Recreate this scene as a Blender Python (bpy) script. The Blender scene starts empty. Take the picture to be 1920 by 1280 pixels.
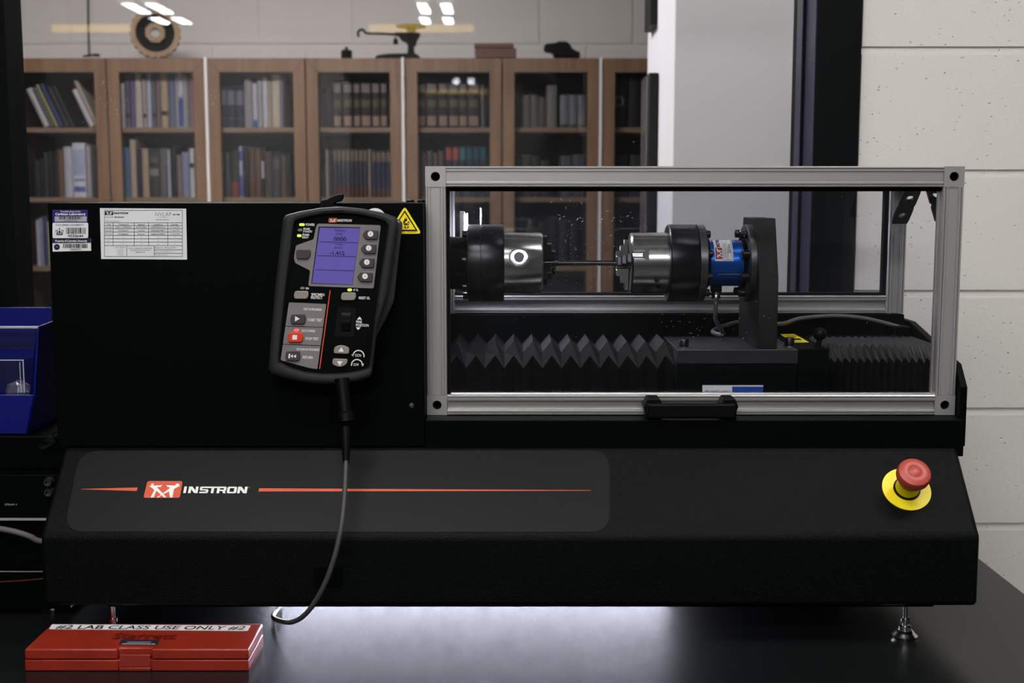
import bpy, bmesh, math, random
from mathutils import Vector, Matrix
random.seed(7)
SC = bpy.context.scene
COL = SC.collection
PI = math.pi

# ------------------------------------------------------------------ camera, world, exposure
F, HY, EYE, CY = 2337.0, 365.0, 1.45, -1.56          # focal length in pixels, horizon row, eye height, camera y
PITCH = math.atan((640 - HY) / F)
cam = bpy.data.cameras.new('camera'); camo = bpy.data.objects.new('camera', cam); COL.objects.link(camo)
cam.sensor_width = 36.0; cam.lens = 36.0 * F / 1920.0
cam.clip_start = 0.05; cam.clip_end = 60
camo.location = (0, CY, EYE); camo.rotation_euler = (PI / 2 - PITCH, 0, 0)
cam.dof.use_dof = True; cam.dof.focus_distance = 1.62; cam.dof.aperture_fstop = 7.1
SC.camera = camo
w = bpy.data.worlds.new('world'); SC.world = w; w.use_nodes = True
w.node_tree.nodes['Background'].inputs[0].default_value = (0.5, 0.52, 0.56, 1)
w.node_tree.nodes['Background'].inputs[1].default_value = 0.02
SC.view_settings.view_transform = 'Standard'; SC.view_settings.look = 'None'
SC.view_settings.gamma = 1.0; SC.view_settings.exposure = 0.0
SC.view_settings.use_curve_mapping = False
SC.cycles.use_denoising = True
SC.cycles.max_bounces = 10; SC.cycles.transparent_max_bounces = 24
SC.cycles.caustics_reflective = False; SC.cycles.caustics_refractive = False
# lamps: emission strengths of the ceiling troffers and LED bars (built below)
LAMP_MAIN, LAMP_FAR_LAB, LAMP_BOOKS, LAMP_LED, LAMP_TABLE = 52.0, 60.0, 86.0, 350.0, 185.0

# ------------------------------------------------------------------ helpers: points
def ray(px, py):
    u = (px - 960) / F; v = (640 - py) / F
    c, s = math.cos(PITCH), math.sin(PITCH)
    return Vector((u, c + v * s, -s + v * c))
ORG = Vector((0, CY, EYE))
def at(px, py, Y):
    d = ray(px, py); return ORG + d * ((Y - CY) / d.y)
def atz(px, py, Z):
    d = ray(px, py); return ORG + d * ((Z - EYE) / d.z)
class Surf:                                            # a plane standing in the room
    def __init__(s, p0, n): s.p0 = Vector(p0); s.n = Vector(n).normalized()
    def __call__(s, px, py, off=0.0):
        d = ray(px, py); p = s.p0 + s.n * off
        return ORG + d * ((p - ORG).dot(s.n) / d.dot(s.n))
def vert(Y): return Surf((0, Y, 0), (0, -1, 0))

# ------------------------------------------------------------------ helpers: materials
def lin(c): return tuple(((x / 255) / 12.92 if x / 255 <= 0.04045 else ((x / 255 + 0.055) / 1.055) ** 2.4) for x in c)
_mc = {}
def M(name, col=(128, 128, 128), rough=0.5, metal=0.0, spec=0.5, bump=0, bscale=200, vary=0, vscale=8, emit=0, coat=0, linear=False, stretch=None):
    if name in _mc: return _mc[name]
    m = bpy.data.materials.new(name); m.use_nodes = True; nt = m.node_tree
    b = nt.nodes['Principled BSDF']
    c = tuple(col) if linear else lin(col)
    b.inputs['Base Color'].default_value = (*c, 1)
    b.inputs['Roughness'].default_value = rough; b.inputs['Metallic'].default_value = metal
    b.inputs['Specular IOR Level'].default_value = spec
    if coat: b.inputs['Coat Weight'].default_value = coat
    if emit:
        b.inputs['Emission Color'].default_value = (*c, 1); b.inputs['Emission Strength'].default_value = emit
    tc = nt.nodes.new('ShaderNodeTexCoord')
    src = tc.outputs['Object']
    if stretch:
        mp = nt.nodes.new('ShaderNodeMapping'); mp.inputs['Scale'].default_value = stretch
        nt.links.new(src, mp.inputs['Vector']); src = mp.outputs['Vector']
    if bump:
        n = nt.nodes.new('ShaderNodeTexNoise'); n.inputs['Scale'].default_value = bscale; n.inputs['Detail'].default_value = 3
        bp = nt.nodes.new('ShaderNodeBump'); bp.inputs['Strength'].default_value = bump; bp.inputs['Distance'].default_value = 0.001
        nt.links.new(src, n.inputs['Vector']); nt.links.new(n.outputs['Fac'], bp.inputs['Height']); nt.links.new(bp.outputs['Normal'], b.inputs['Normal'])
    if vary:
        n = nt.nodes.new('ShaderNodeTexNoise'); n.inputs['Scale'].default_value = vscale; n.inputs['Detail'].default_value = 4
        r = nt.nodes.new('ShaderNodeValToRGB')
        r.color_ramp.elements[0].position = 0.3; r.color_ramp.elements[1].position = 0.7
        r.color_ramp.elements[0].color = (*[x * (1 - vary) for x in c], 1); r.color_ramp.elements[1].color = (*[min(1, x * (1 + vary)) for x in c], 1)
        nt.links.new(src, n.inputs['Vector']); nt.links.new(n.outputs['Fac'], r.inputs['Fac']); nt.links.new(r.outputs['Color'], b.inputs['Base Color'])
    _mc[name] = m; return m
def glass(name, tint=(0.97, 0.98, 0.98), base=0.04, rough=0.0):
    if name in _mc: return _mc[name]
    m = bpy.data.materials.new(name); m.use_nodes = True; nt = m.node_tree
    for n in list(nt.nodes): nt.nodes.remove(n)
    out = nt.nodes.new('ShaderNodeOutputMaterial'); mix = nt.nodes.new('ShaderNodeMixShader')
    t = nt.nodes.new('ShaderNodeBsdfTransparent'); t.inputs[0].default_value = (*tint, 1)
    g = nt.nodes.new('ShaderNodeBsdfGlossy'); g.inputs['Roughness'].default_value = rough
    lw = nt.nodes.new('ShaderNodeLayerWeight'); lw.inputs['Blend'].default_value = 0.5
    pw = nt.nodes.new('ShaderNodeMath'); pw.operation = 'POWER'; pw.inputs[1].default_value = 5
    ma = nt.nodes.new('ShaderNodeMath'); ma.operation = 'MULTIPLY_ADD'; ma.inputs[1].default_value = 1 - base; ma.inputs[2].default_value = base
    nt.links.new(lw.outputs['Facing'], pw.inputs[0]); nt.links.new(pw.outputs[0], ma.inputs[0]); nt.links.new(ma.outputs[0], mix.inputs[0])
    nt.links.new(t.outputs[0], mix.inputs[1]); nt.links.new(g.outputs[0], mix.inputs[2]); nt.links.new(mix.outputs[0], out.inputs[0])
    _mc[name] = m; return m
def lamp(name, col, strength):
    if name in _mc: return _mc[name]
    m = bpy.data.materials.new(name); m.use_nodes = True; nt = m.node_tree
    for n in list(nt.nodes): nt.nodes.remove(n)
    out = nt.nodes.new('ShaderNodeOutputMaterial'); e = nt.nodes.new('ShaderNodeEmission')
    e.inputs[0].default_value = (*col, 1); e.inputs[1].default_value = strength
    nt.links.new(e.outputs[0], out.inputs[0]); _mc[name] = m; return m
def block_paint(name, col):
    if name in _mc: return _mc[name]
    m = M(name, col, 0.55, spec=0.3); nt = m.node_tree; b = nt.nodes['Principled BSDF']
    tc = nt.nodes.new('ShaderNodeTexCoord'); geo = nt.nodes.new('ShaderNodeNewGeometry')
    v = nt.nodes.new('ShaderNodeTexVoronoi'); v.inputs['Scale'].default_value = 85; v.inputs['Randomness'].default_value = 1
    r = nt.nodes.new('ShaderNodeValToRGB'); r.color_ramp.elements[0].position = 0.04; r.color_ramp.elements[1].position = 0.17
    n2 = nt.nodes.new('ShaderNodeTexNoise'); n2.inputs['Scale'].default_value = 26; n2.inputs['Detail'].default_value = 3
    r2 = nt.nodes.new('ShaderNodeValToRGB'); r2.color_ramp.elements[0].position = 0.46; r2.color_ramp.elements[1].position = 0.56
    mx = nt.nodes.new('ShaderNodeMath'); mx.operation = 'MAXIMUM'
    n = nt.nodes.new('ShaderNodeTexNoise'); n.inputs['Scale'].default_value = 130; n.inputs['Detail'].default_value = 5
    ad = nt.nodes.new('ShaderNodeMath'); ad.operation = 'MULTIPLY_ADD'; ad.inputs[1].default_value = 0.45
    bp = nt.nodes.new('ShaderNodeBump'); bp.inputs['Strength'].default_value = 0.9; bp.inputs['Distance'].default_value = 0.002
    for q in (v, n, n2): nt.links.new(geo.outputs['Position'], q.inputs['Vector'])
    nt.links.new(v.outputs['Distance'], r.inputs['Fac']); nt.links.new(n2.outputs['Fac'], r2.inputs['Fac'])
    nt.links.new(r.outputs['Color'], mx.inputs[0]); nt.links.new(r2.outputs['Color'], mx.inputs[1])
    nt.links.new(n.outputs['Fac'], ad.inputs[0]); nt.links.new(mx.outputs[0], ad.inputs[2])
    nt.links.new(ad.outputs[0], bp.inputs['Height']); nt.links.new(bp.outputs['Normal'], b.inputs['Normal'])
    return m
def wood(name, c1, c2, rough=0.45, axis=2):
    if name in _mc: return _mc[name]
    m = M(name, c1, rough, spec=0.35); nt = m.node_tree; b = nt.nodes['Principled BSDF']
    geo = nt.nodes.new('ShaderNodeNewGeometry'); mp = nt.nodes.new('ShaderNodeMapping')
    sc = [28, 28, 28]; sc[axis] = 1.6; mp.inputs['Scale'].default_value = sc
    n = nt.nodes.new('ShaderNodeTexNoise'); n.inputs['Scale'].default_value = 1.2; n.inputs['Detail'].default_value = 5; n.inputs['Distortion'].default_value = 0.8
    r = nt.nodes.new('ShaderNodeValToRGB'); r.color_ramp.elements[0].position = 0.3; r.color_ramp.elements[1].position = 0.72
    r.color_ramp.elements[0].color = (*lin(c1), 1); r.color_ramp.elements[1].color = (*lin(c2), 1)
    nt.links.new(geo.outputs['Position'], mp.inputs['Vector']); nt.links.new(mp.outputs['Vector'], n.inputs['Vector'])
    nt.links.new(n.outputs['Fac'], r.inputs['Fac']); nt.links.new(r.outputs['Color'], b.inputs['Base Color'])
    return m

BLACKP = M('black_powder_coat', (0.0005, 0.0010, 0.0011), 0.5, spec=0.04, bump=0.25, bscale=900, linear=True)
GRAIN = M('black_grained_paint', (0.0011, 0.0015, 0.0017), 0.42, spec=0.075, bump=0.9, bscale=620, linear=True)
PANEL = M('dark_grey_film', (0.0048, 0.0051, 0.0059), 0.42, spec=0.11, bump=0.08, bscale=1500, linear=True)
RUBBER = M('charcoal_rubber', (0.013, 0.0132, 0.015), 0.55, spec=0.25, bump=0.2, bscale=1200, linear=True)
PLATE = M('black_face_plate', (0.0009, 0.0013, 0.0014), 0.5, spec=0.06, linear=True)
BLACK = M('black_plastic', (0.0012, 0.0015, 0.0017), 0.45, spec=0.1, linear=True)
GREYP = M('warm_grey_print', (112, 106, 108), 0.5, spec=0.3)
KEYD = M('dark_grey_key', (52, 51, 53), 0.5, spec=0.35)
KEYL = M('light_grey_key', (126, 120, 114), 0.5, spec=0.35)
KEYR = M('red_key', (190, 52, 28), 0.45, spec=0.35)
WHITE = M('white_print', (214, 212, 210), 0.55, spec=0.3)
PAPER = M('white_label', (196, 197, 200), 0.5, spec=0.3)
INK = M('black_ink', (14, 14, 17), 0.6, spec=0.2)
INKG = M('grey_ink', (120, 120, 124), 0.6, spec=0.2)
NAVY = M('navy_label', (34, 26, 96), 0.45, spec=0.3)
NAVYD = M('dark_navy_label', (22, 22, 46), 0.45, spec=0.3)
LBLG = M('label_grey', (150, 148, 156), 0.5, spec=0.3)
ORANGE = M('red_orange_print', (188, 74, 46), 0.5, spec=0.3)
MAROON = M('maroon_print', (130, 40, 45), 0.5, spec=0.3)
YEL = M('yellow_vinyl', (226, 205, 26), 0.45, spec=0.35)
ALU = M('anodised_aluminium', (0.46, 0.452, 0.448), 0.33, metal=0.7, linear=True, bump=0.03, bscale=300)
ALUD = M('satin_aluminium_cover', (0.36, 0.355, 0.35), 0.5, metal=0.5, linear=True)
STEEL = M('turned_steel', (0.40, 0.395, 0.38), 0.22, metal=1.0, linear=True, bump=0.04, bscale=40, stretch=(900, 1, 1))
STEELD = M('dark_ground_steel', (0.10, 0.10, 0.105), 0.33, metal=0.9, linear=True)
OXIDE = M('black_oxide_steel', (0.035, 0.035, 0.038), 0.3, metal=0.95, linear=True)
OXIDE2 = M('grey_machined_plate', (0.035, 0.035, 0.038), 0.36, metal=0.6, linear=True, vary=0.25, vscale=30)
CHROME = M('chrome', (0.75, 0.75, 0.74), 0.16, metal=1.0, linear=True)
BLUEA = M('blue_anodised_aluminium', (0.006, 0.09, 0.42), 0.28, metal=0.75, linear=True)
SEAL = M('black_rubber_seal', (0.004, 0.004, 0.0045), 0.7, spec=0.1, linear=True)
BELLOW = M('black_bellows_fabric', (0.0042, 0.0040, 0.0045), 0.42, spec=0.22, linear=True, bump=0.2, bscale=1400)
CABLE = M('grey_cable_sheath', (84, 80, 80), 0.5, spec=0.3)
CABLED = M('dark_grey_cable_sheath', (58, 56, 56), 0.5, spec=0.3)
REDM = M('red_mushroom_plastic', (158, 60, 50), 0.42, spec=0.4)
REDC = M('red_case_plastic', (122, 30, 15), 0.42, spec=0.4, vary=0.12, vscale=25)
BLUEP = M('blue_bin_plastic', (4, 10, 92), 0.4, spec=0.3)
ACR = glass('clear_acrylic', (0.95, 0.955, 0.97), 0.035)
WGL = glass('window_glass', (0.95, 0.955, 0.96), 0.032)
DGL = glass('bookcase_glass', (0.88, 0.88, 0.9), 0.02)
CLEAR = glass('clear_plastic', (0.86, 0.87, 0.92), 0.09, 0.08)
TABLE = M('black_bench_top', (0.0042, 0.0048, 0.0050), 0.23, spec=0.25, linear=True, bump=0.07, bscale=1500)
FRAMEB = M('black_window_paint', (0.0015, 0.0024, 0.0028), 0.5, spec=0.08, linear=True)
FRAMELIT = M('lit_frame_paint', (0.03, 0.03, 0.06), 0.3, spec=0.5, linear=True, bump=0.5, bscale=60)  # bluish, lighter copy of the frame paint: far-room light painted on its steps
CMU = block_paint('cream_block_paint', (200, 197, 192))
CMUF = block_paint('white_block_paint', (205, 200, 196))
WOODM = wood('walnut_veneer', (98, 74, 55), (124, 96, 74))
WOODD = wood('shelf_wood', (124, 102, 78), (146, 122, 96), axis=0)
PILLAR = M('white_pillar_paint', (206, 205, 208), 0.6, spec=0.3)
LOGOW = WHITE

# ------------------------------------------------------------------ helpers: meshes
def rounded(pts, r, seg=4):
    out = []; n = len(pts)
    for i in range(n):
        p0, p, p1 = Vector(pts[i - 1]), Vector(pts[i]), Vector(pts[(i + 1) % n])
        a, b = (p0 - p), (p1 - p); rr = min(r, a.length * .45, b.length * .45)
        pa, pb = p + a.normalized() * rr, p + b.normalized() * rr
        for k in range(seg + 1):
            t = k / seg; out.append(tuple(pa * (1 - t) ** 2 + p * 2 * t * (1 - t) + pb * t * t))
    return out
def rect(x0, y0, x1, y1): return [(x0, y0), (x1, y0), (x1, y1), (x0, y1)]
def circ(cx, cy, rx, ry=None, n=24): return [(cx + rx * math.cos(2 * PI * k / n), cy + (ry or rx) * math.sin(2 * PI * k / n)) for k in range(n)]
class B:                                                # a mesh builder: one bmesh, several materials
    def __init__(s, *mats): s.bm = bmesh.new(); s.mats = list(mats)
    def mi(s, m):
        if m is None: return 0
        if m not in s.mats: s.mats.append(m)
        return s.mats.index(m)
    def face(s, pts, m=None):
        f = s.bm.faces.new([s.bm.verts.new(p) for p in pts]); f.material_index = s.mi(m); return f
    def box(s, x0, x1, y0, y1, z0, z1, m=None):
        v = [s.bm.verts.new((x, y, z)) for x in (x0, x1) for y in (y0, y1) for z in (z0, z1)]
        for q in ((0, 1, 3, 2), (4, 6, 7, 5), (0, 4, 5, 1), (2, 3, 7, 6), (0, 2, 6, 4), (1, 5, 7, 3)):
            f = s.bm.faces.new([v[i] for i in q]); f.material_index = s.mi(m)
        return s
    def prism(s, front, vec, m=None, mside=None):       # front: loop of points; vec: the way back
        vec = Vector(vec); a = [s.bm.verts.new(p) for p in front]; b = [s.bm.verts.new(Vector(p) + vec) for p in front]
        n = len(a); i1 = s.mi(m); i2 = s.mi(mside) if mside else i1
        s.bm.faces.new(a).material_index = i1; s.bm.faces.new(b[::-1]).material_index = i1
        for i in range(n): s.bm.faces.new([a[i - 1], b[i - 1], b[i], a[i]]).material_index = i2
        return s
    def slab(s, S, pts, o0, o1, m=None, mside=None):    # outline on a plane, from offset o0 out to o1
        return s.prism([S(x, y, o1) for x, y in pts], -S.n * (o1 - o0), m, mside)
    def flat(s, S, pts, off, m=None): s.face([S(x, y, off) for x, y in pts], m); return s
    def ring(s, loops, m=None, closed=True, caps=(True, True)):   # skin a list of loops
        L = [[s.bm.verts.new(p) for p in l] for l in loops]; n = len(L[0]); k = s.mi(m)
        for a, b in zip(L, L[1:]):
            for i in range(n if closed else n - 1):
                j = (i + 1) % n; s.bm.faces.new([a[i], a[j], b[j], b[i]]).material_index = k
        if caps[0]: s.bm.faces.new(L[0][::-1]).material_index = k
        if caps[1]: s.bm.faces.new(L[-1]).material_index = k
        return s
    def lathe(s, base, axis, prof, n=48, m=None, caps=(True, True)):   # prof: (along, radius)
        base = Vector(base); ax = Vector(axis).normalized(); u = ax.orthogonal().normalized(); v = ax.cross(u)
        return s.ring([[base + ax * a + (u * math.cos(2 * PI * k / n) + v * math.sin(2 * PI * k / n)) * r for k in range(n)] for a, r in prof], m, True, caps)
    def cyl(s, p0, p1, r, n=20, m=None): 
        p0, p1 = Vector(p0), Vector(p1); return s.lathe(p0, p1 - p0, [(0, r), ((p1 - p0).length, r)], n, m)
    def tube(s, pts, r, n=12, m=None, sub=6):
        P = [Vector(p) for p in pts]; Q = []
        for i in range(len(P) - 1):                     # Catmull-Rom
            a, b, c, d = P[max(0, i - 1)], P[i], P[i + 1], P[min(len(P) - 1, i + 2)]
            for k in range(sub):
                t = k / sub; Q.append(0.5 * ((2 * b) + (c - a) * t + (2 * a - 5 * b + 4 * c - d) * t * t + (3 * b - a - 3 * c + d) * t ** 3))
        Q.append(P[-1]); loops = []; up = None
        for i, q in enumerate(Q):
            d = (Q[min(i + 1, len(Q) - 1)] - Q[max(i - 1, 0)]).normalized()
            u = d.orthogonal().normalized() if up is None else (up - d * up.dot(d)).normalized(); up = u; v = d.cross(u)
            loops.append([q + (u * math.cos(2 * PI * k / n) + v * math.sin(2 * PI * k / n)) * r for k in range(n)])
        return s.ring(loops, m)
    def text(s, S, body, cx, cy, w_, h_, m=None, off=0.0006, rot=0.0, shear=0.0, bold=0.0):
        vs, fs = glyphs(body, shear, bold)
        ca, sa = math.cos(rot), math.sin(rot); nv = []
        for (u, v) in vs:
            x, y = (u - .5) * w_, -(v - .5) * h_
            nv.append(s.bm.verts.new(S(cx + x * ca - y * sa, cy + x * sa + y * ca, off)))
        k = s.mi(m)
        for f in fs:
            try: s.bm.faces.new([nv[i] for i in f]).material_index = k
            except ValueError: pass
        return s
    def out(s, name, parent=None, mat=None, bevel=0, seg=2, smooth=40, data_only=False):
        bmesh.ops.recalc_face_normals(s.bm, faces=s.bm.faces) if not getattr(s, 'keep', False) else None
        me = bpy.data.meshes.new(name); s.bm.to_mesh(me); s.bm.free()
        for m in s.mats: me.materials.append(m)
        if smooth:
            for p in me.polygons: p.use_smooth = True
            me.set_sharp_from_angle(angle=math.radians(smooth))
        o = bpy.data.objects.new(name, me); COL.objects.link(o)
        if bevel:
            b = o.modifiers.new('bevel', 'BEVEL'); b.width = bevel; b.segments = seg; b.limit_method = 'ANGLE'; b.angle_limit = math.radians(35); b.harden_normals = False
        if parent is not None: put(o, parent)
        return o
_gl = {}
def glyphs(body, shear=0.0, bold=0.0):
    k = (body, shear, bold)
    if k not in _gl:
        c = bpy.data.curves.new('t', 'FONT'); c.body = body; c.size = 1; c.shear = shear; c.offset = bold; c.resolution_u = 3
        o = bpy.data.objects.new('t', c); me = bpy.data.meshes.new_from_object(o)
        xs = [v.co.x for v in me.vertices]; ys = [v.co.y for v in me.vertices]
        x0, y0 = min(xs), min(ys); dx, dy = max(max(xs) - x0, 1e-6), max(max(ys) - y0, 1e-6)
        _gl[k] = ([((v.co.x - x0) / dx, (v.co.y - y0) / dy) for v in me.vertices], [list(p.vertices) for p in me.polygons])
        bpy.data.objects.remove(o); bpy.data.curves.remove(c); bpy.data.meshes.remove(me)
    return _gl[k]
def put(o, parent):
    o.parent = parent
    o.matrix_parent_inverse = Matrix.Translation(-parent.location)   # parts carry world coordinates; a sub-part's parent stands at the origin
def tag(o, label, cat, group=None, kind=None):
    o['label'] = label; o['category'] = cat
    if group: o['group'] = group
    if kind: o['kind'] = kind
    return o
def thing(name, loc, label, cat, group=None):
    o = bpy.data.objects.new(name, None); COL.objects.link(o); o.location = loc; o.empty_display_size = 0.05
    return tag(o, label, cat, group)
def struct(o): o['kind'] = 'structure'; return o
def lab(o, text): o['label'] = text; return o
def dup(root, delta=Vector((0, 0, 0))):
    r = root.copy(); COL.objects.link(r); r.location = root.location + delta
    for ch in root.children:
        c = ch.copy(); COL.objects.link(c); c.parent = r
        for g in ch.children:
            d = g.copy(); COL.objects.link(d); d.parent = c
    return r

# ------------------------------------------------------------------ the setting
WY = 0.56                                               # near face of the partition wall
XL, XR, YB, YF, ZC = -4.6, 2.6, -8.6, 3.98, 2.95
FLOORM = M('grey_floor_tile', (96, 94, 92), 0.4, vary=0.08, vscale=3)
CEILM = M('white_ceiling', (200, 200, 198), 0.8)
WALLM = M('grey_room_paint', (120, 120, 122), 0.7, vary=0.05)
struct(B(FLOORM).box(XL - .1, XR + .1, YB - .1, YF + .2, -.1, 0).out('floor'))
struct(B(CEILM).box(XL - .1, XR + .1, YB - .1, YF + .2, ZC, ZC + .1).out('ceiling'))
struct(B(WALLM).box(XL - .1, XL, YB - .1, YF + .2, 0, ZC).out('wall_left'))
struct(B(WALLM).box(XR, XR + .1, YB - .1, YF + .2, 0, ZC).out('wall_right'))
struct(B(WALLM).box(XL, XR, YB - .1, YB, 0, ZC).out('wall_front'))
JZ = 1.4857; CH = 0.2032; CW = 0.3968
def block_mesh(m, w_, h_, d_):
    b = B(m).box(-w_ / 2, w_ / 2, 0, d_, 0, h_)
    bmesh.ops.bevel(b.bm, geom=[e for e in b.bm.edges if all(v.co.y < d_ / 2 for v in e.verts)], offset=0.005, segments=2, affect='EDGES')
    o = b.out('block'); return o
# partition wall (right, left, above and below the window)
WX0, WX1, WZ0, WZ1 = -1.03, 0.577, 1.0, 2.2
mort = B(CMU)
mort.box(WX1, XR, WY + .0035, WY + .12, 0, ZC).box(XL, WX0, WY + .006, WY + .12, 0, ZC).box(WX0, WX1, WY + .006, WY + .12, WZ1, ZC).box(WX0, WX1, WY + .006, WY + .12, 0, WZ0)
wall = struct(mort.out('wall_back'))
proto = block_mesh(CMU, CW - .003, CH - .003, .05); first = True
for r in range(-6, 8):
    for c in range(4):
        o = proto if first else proto.copy()
        if not first: COL.objects.link(o)
        first = False
        o.location = (WX1 + CW * (c + .5), WY, JZ + CH * r + .0015); o.parent = wall
# far wall with painted blocks
FY = 3.98
fw = struct(B(CMUF).box(XL, XR, FY + .006, FY + .15, 0, ZC).out('wall_far'))
proto = block_mesh(CMUF, .4064 - .006, CH - .008, .05); first = True
for r in range(1, 7):
    for c in range(-7, 5):
        o = proto if first else proto.copy()
        if not first: COL.objects.link(o)
        first = False
        o.location = (-.08 + .4064 * (c + (.5 if r % 2 else 0)) + .2032, FY, JZ + CH * r + .004); o.parent = fw
# window: black stepped frame and the pane
GY = 0.668
win = bpy.data.objects.new('window_1', None); COL.objects.link(win); win.location = (0, WY, WZ0); win['kind'] = 'structure'
GXL, GXR = at(52, 0, GY).x - .006, at(1493, 60, GY).x + .004
XF = at(1532, 60, WY - .012).x                          # inner edge of the right face board
fr = B(FRAMEB, FRAMELIT)
fr.box(XF, WX1 + .002, WY - .012, WY + .1, WZ0, WZ1)
XS = at(1505, 60, .625).x
fr.box(XS, XF + .002, .622, GY + .03, WZ0, WZ1)
fr.box(GXR, XS + .002, GY - .004, GY + .03, WZ0, WZ1)
fr.box(WX0 - .03, -.905, WY - .012, WY + .1, WZ0, WZ1).box(-.907, -.868, .622, GY + .03, WZ0, WZ1)
fr.box(WX0 - .03, WX1, WY - .012, GY + .03, WZ1 - .01, WZ1 + .08).box(WX0 - .03, WX1, WY - .03, GY + .03, WZ0 - .05, WZ0 + .01)
o = fr.out('window_frame', win, bevel=.0015); o.matrix_parent_inverse = Matrix.Translation(-win.location)
g2 = B(FRAMELIT)
g2.box(XF - .0015, XF, WY - .008, .6215, WZ0 + .012, WZ1 - .012).box(XS - .0015, XS, .6225, GY - .006, WZ0 + .012, WZ1 - .012).box(GXR - .004, GXR, GY - .012, GY - .004, WZ0 + .012, WZ1 - .012)  # thin strips over the steps, coloured as if lit from the far room
lab(g2.out('lit_step_strips', win, bevel=.0004), 'lighter strips with painted-in light on the inner steps of the window frame')
B(WGL).box(-.87, GXR + .003, GY, GY + .006, WZ0, WZ1).out('pane', win, smooth=0)
# pillar in the far room
PY0, PX0 = 1.44, at(1262, 200, 1.44).x
struct(B(PILLAR).box(PX0, 1.7, PY0, 2.02, 0, ZC).out('wall_pillar', bevel=.004))

# ------------------------------------------------------------------ lamps
WARM, COOL, VIO = (1.0, 0.98, 0.955), (0.93, 0.96, 1.0), (0.80, 0.82, 1.0)
HOUSE = M('white_lamp_housing', (205, 205, 205), 0.5)
def troffer(x, y, lx, ly, m, label, group, drop=0.0):
    t = thing('ceiling_light', (x, y, ZC - drop), label, 'ceiling light', group)
    B(HOUSE).box(x - lx / 2 - .03, x + lx / 2 + .03, y - ly / 2 - .03, y + ly / 2 + .03, ZC - drop - .045, ZC - drop).out('housing', t, bevel=.004)
    b = B(m); b.box(x - lx / 2, x + lx / 2, y - ly / 2, y + ly / 2, ZC - drop - .05, ZC - drop - .044).out('diffuser', t, smooth=0)
    return t
LM = lamp('lamp_main', WARM, LAMP_MAIN * .62); LF = lamp('lamp_far', COOL, LAMP_FAR_LAB); LB = lamp('lamp_books', (1, .965, .965), LAMP_BOOKS); LM2 = lamp('lamp_right', WARM, LAMP_MAIN * .5); LM3 = lamp('lamp_front', WARM, LAMP_MAIN * .85); LB2 = lamp('lamp_pillar_fill', WARM, LAMP_BOOKS * .26)
troffer(-0.5, -1.1, 1.2, .3, LM, 'long ceiling light over the left end of the lab bench', 'lab ceiling lights')
troffer(-0.3, -2.9, 2.4, .3, LM3, 'longest ceiling light, behind the photographer in the lab', 'lab ceiling lights')
troffer(1.15, -0.55, .9, .3, LM2, 'shorter ceiling light over the right end of the lab bench', 'lab ceiling lights')
for i, (xc, yc, lx, ly) in enumerate(((-.69, -7.14, .075, .5), (-.51, -7.14, .075, .5), (-.73, -7.83, .075, .34), (-.537, -7.83, .075, .34), (-2.95, -7.14, .085, .5), (-2.77, -7.14, .085, .5), (-2.96, -7.83, .085, .34), (-2.78, -7.83, .085, .34))):
    troffer(xc, yc, lx, ly, LF, ['far', 'farther'][i % 4 > 1] + ' narrow ceiling tube light, ' + ['left', 'right'][i % 2] + ' of its pair at the ' + ['middle', 'left side'][i > 3] + ' of the lab', 'tube lights at the far end of the lab')
troffer(-1.1, 1.7, 1.2, .3, LB, 'ceiling light in front of the left bookcases', 'library ceiling lights')
troffer(.55, 1.0, .6, .25, LB2, 'small added ceiling light brightening the white pillar', 'library ceiling lights')  # extra lamp, added only to brighten the pillar
HANG = M('grey_hanger_rod', (110, 110, 110), .6); YBEAM = M('yellow_beam_paint', (240, 200, 70), 0.5)
for xs_, nm in ((-3.15, 'left side'), (-.7, 'middle')):   # spotlights added to brighten the yellow beams for the window reflection
    t = thing('added_beam_spotlight', (xs_, -5.3, ZC), 'small added ceiling spotlight aimed at the yellow beam over the %s of the lab' % nm, 'spotlight', 'added lab spotlights')
    B(HOUSE).lathe((xs_, -5.3, ZC - .0005), (0, -.35, -1), [(0, .03), (.06, .035), (.07, .045)], 16).out('housing', t)
    sl_ = bpy.data.lights.new('beam_fill_spot', 'SPOT'); sl_.energy = 330; sl_.color = (1, .95, .85); sl_.spot_size = math.radians(38); sl_.shadow_soft_size = .03
    so_ = bpy.data.objects.new('beam_fill_spot', sl_); COL.objects.link(so_); so_.location = (xs_, -5.34, ZC - .09)
    so_.rotation_euler = (Vector((xs_, -6.69, 2.685)) - so_.location).to_track_quat('-Z', 'Y').to_euler(); put(so_, t)
for (x0, x1, nm) in ((-3.44, -2.85, 'left'), (-1.07, -.28, 'right')):
    tag(B(YBEAM).box(x0, x1, -6.75, -6.63, 2.655, 2.715).box(x0 + .05, x0 + .058, -6.694, -6.686, 2.715, ZC, HANG).box(x1 - .058, x1 - .05, -6.694, -6.686, 2.715, ZC, HANG).out('crane_beam', bevel=.002), 'yellow overhead beam at the ' + ('left side' if nm == 'left' else 'middle') + ' of the lab ceiling', 'beam', 'yellow overhead beams')

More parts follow.
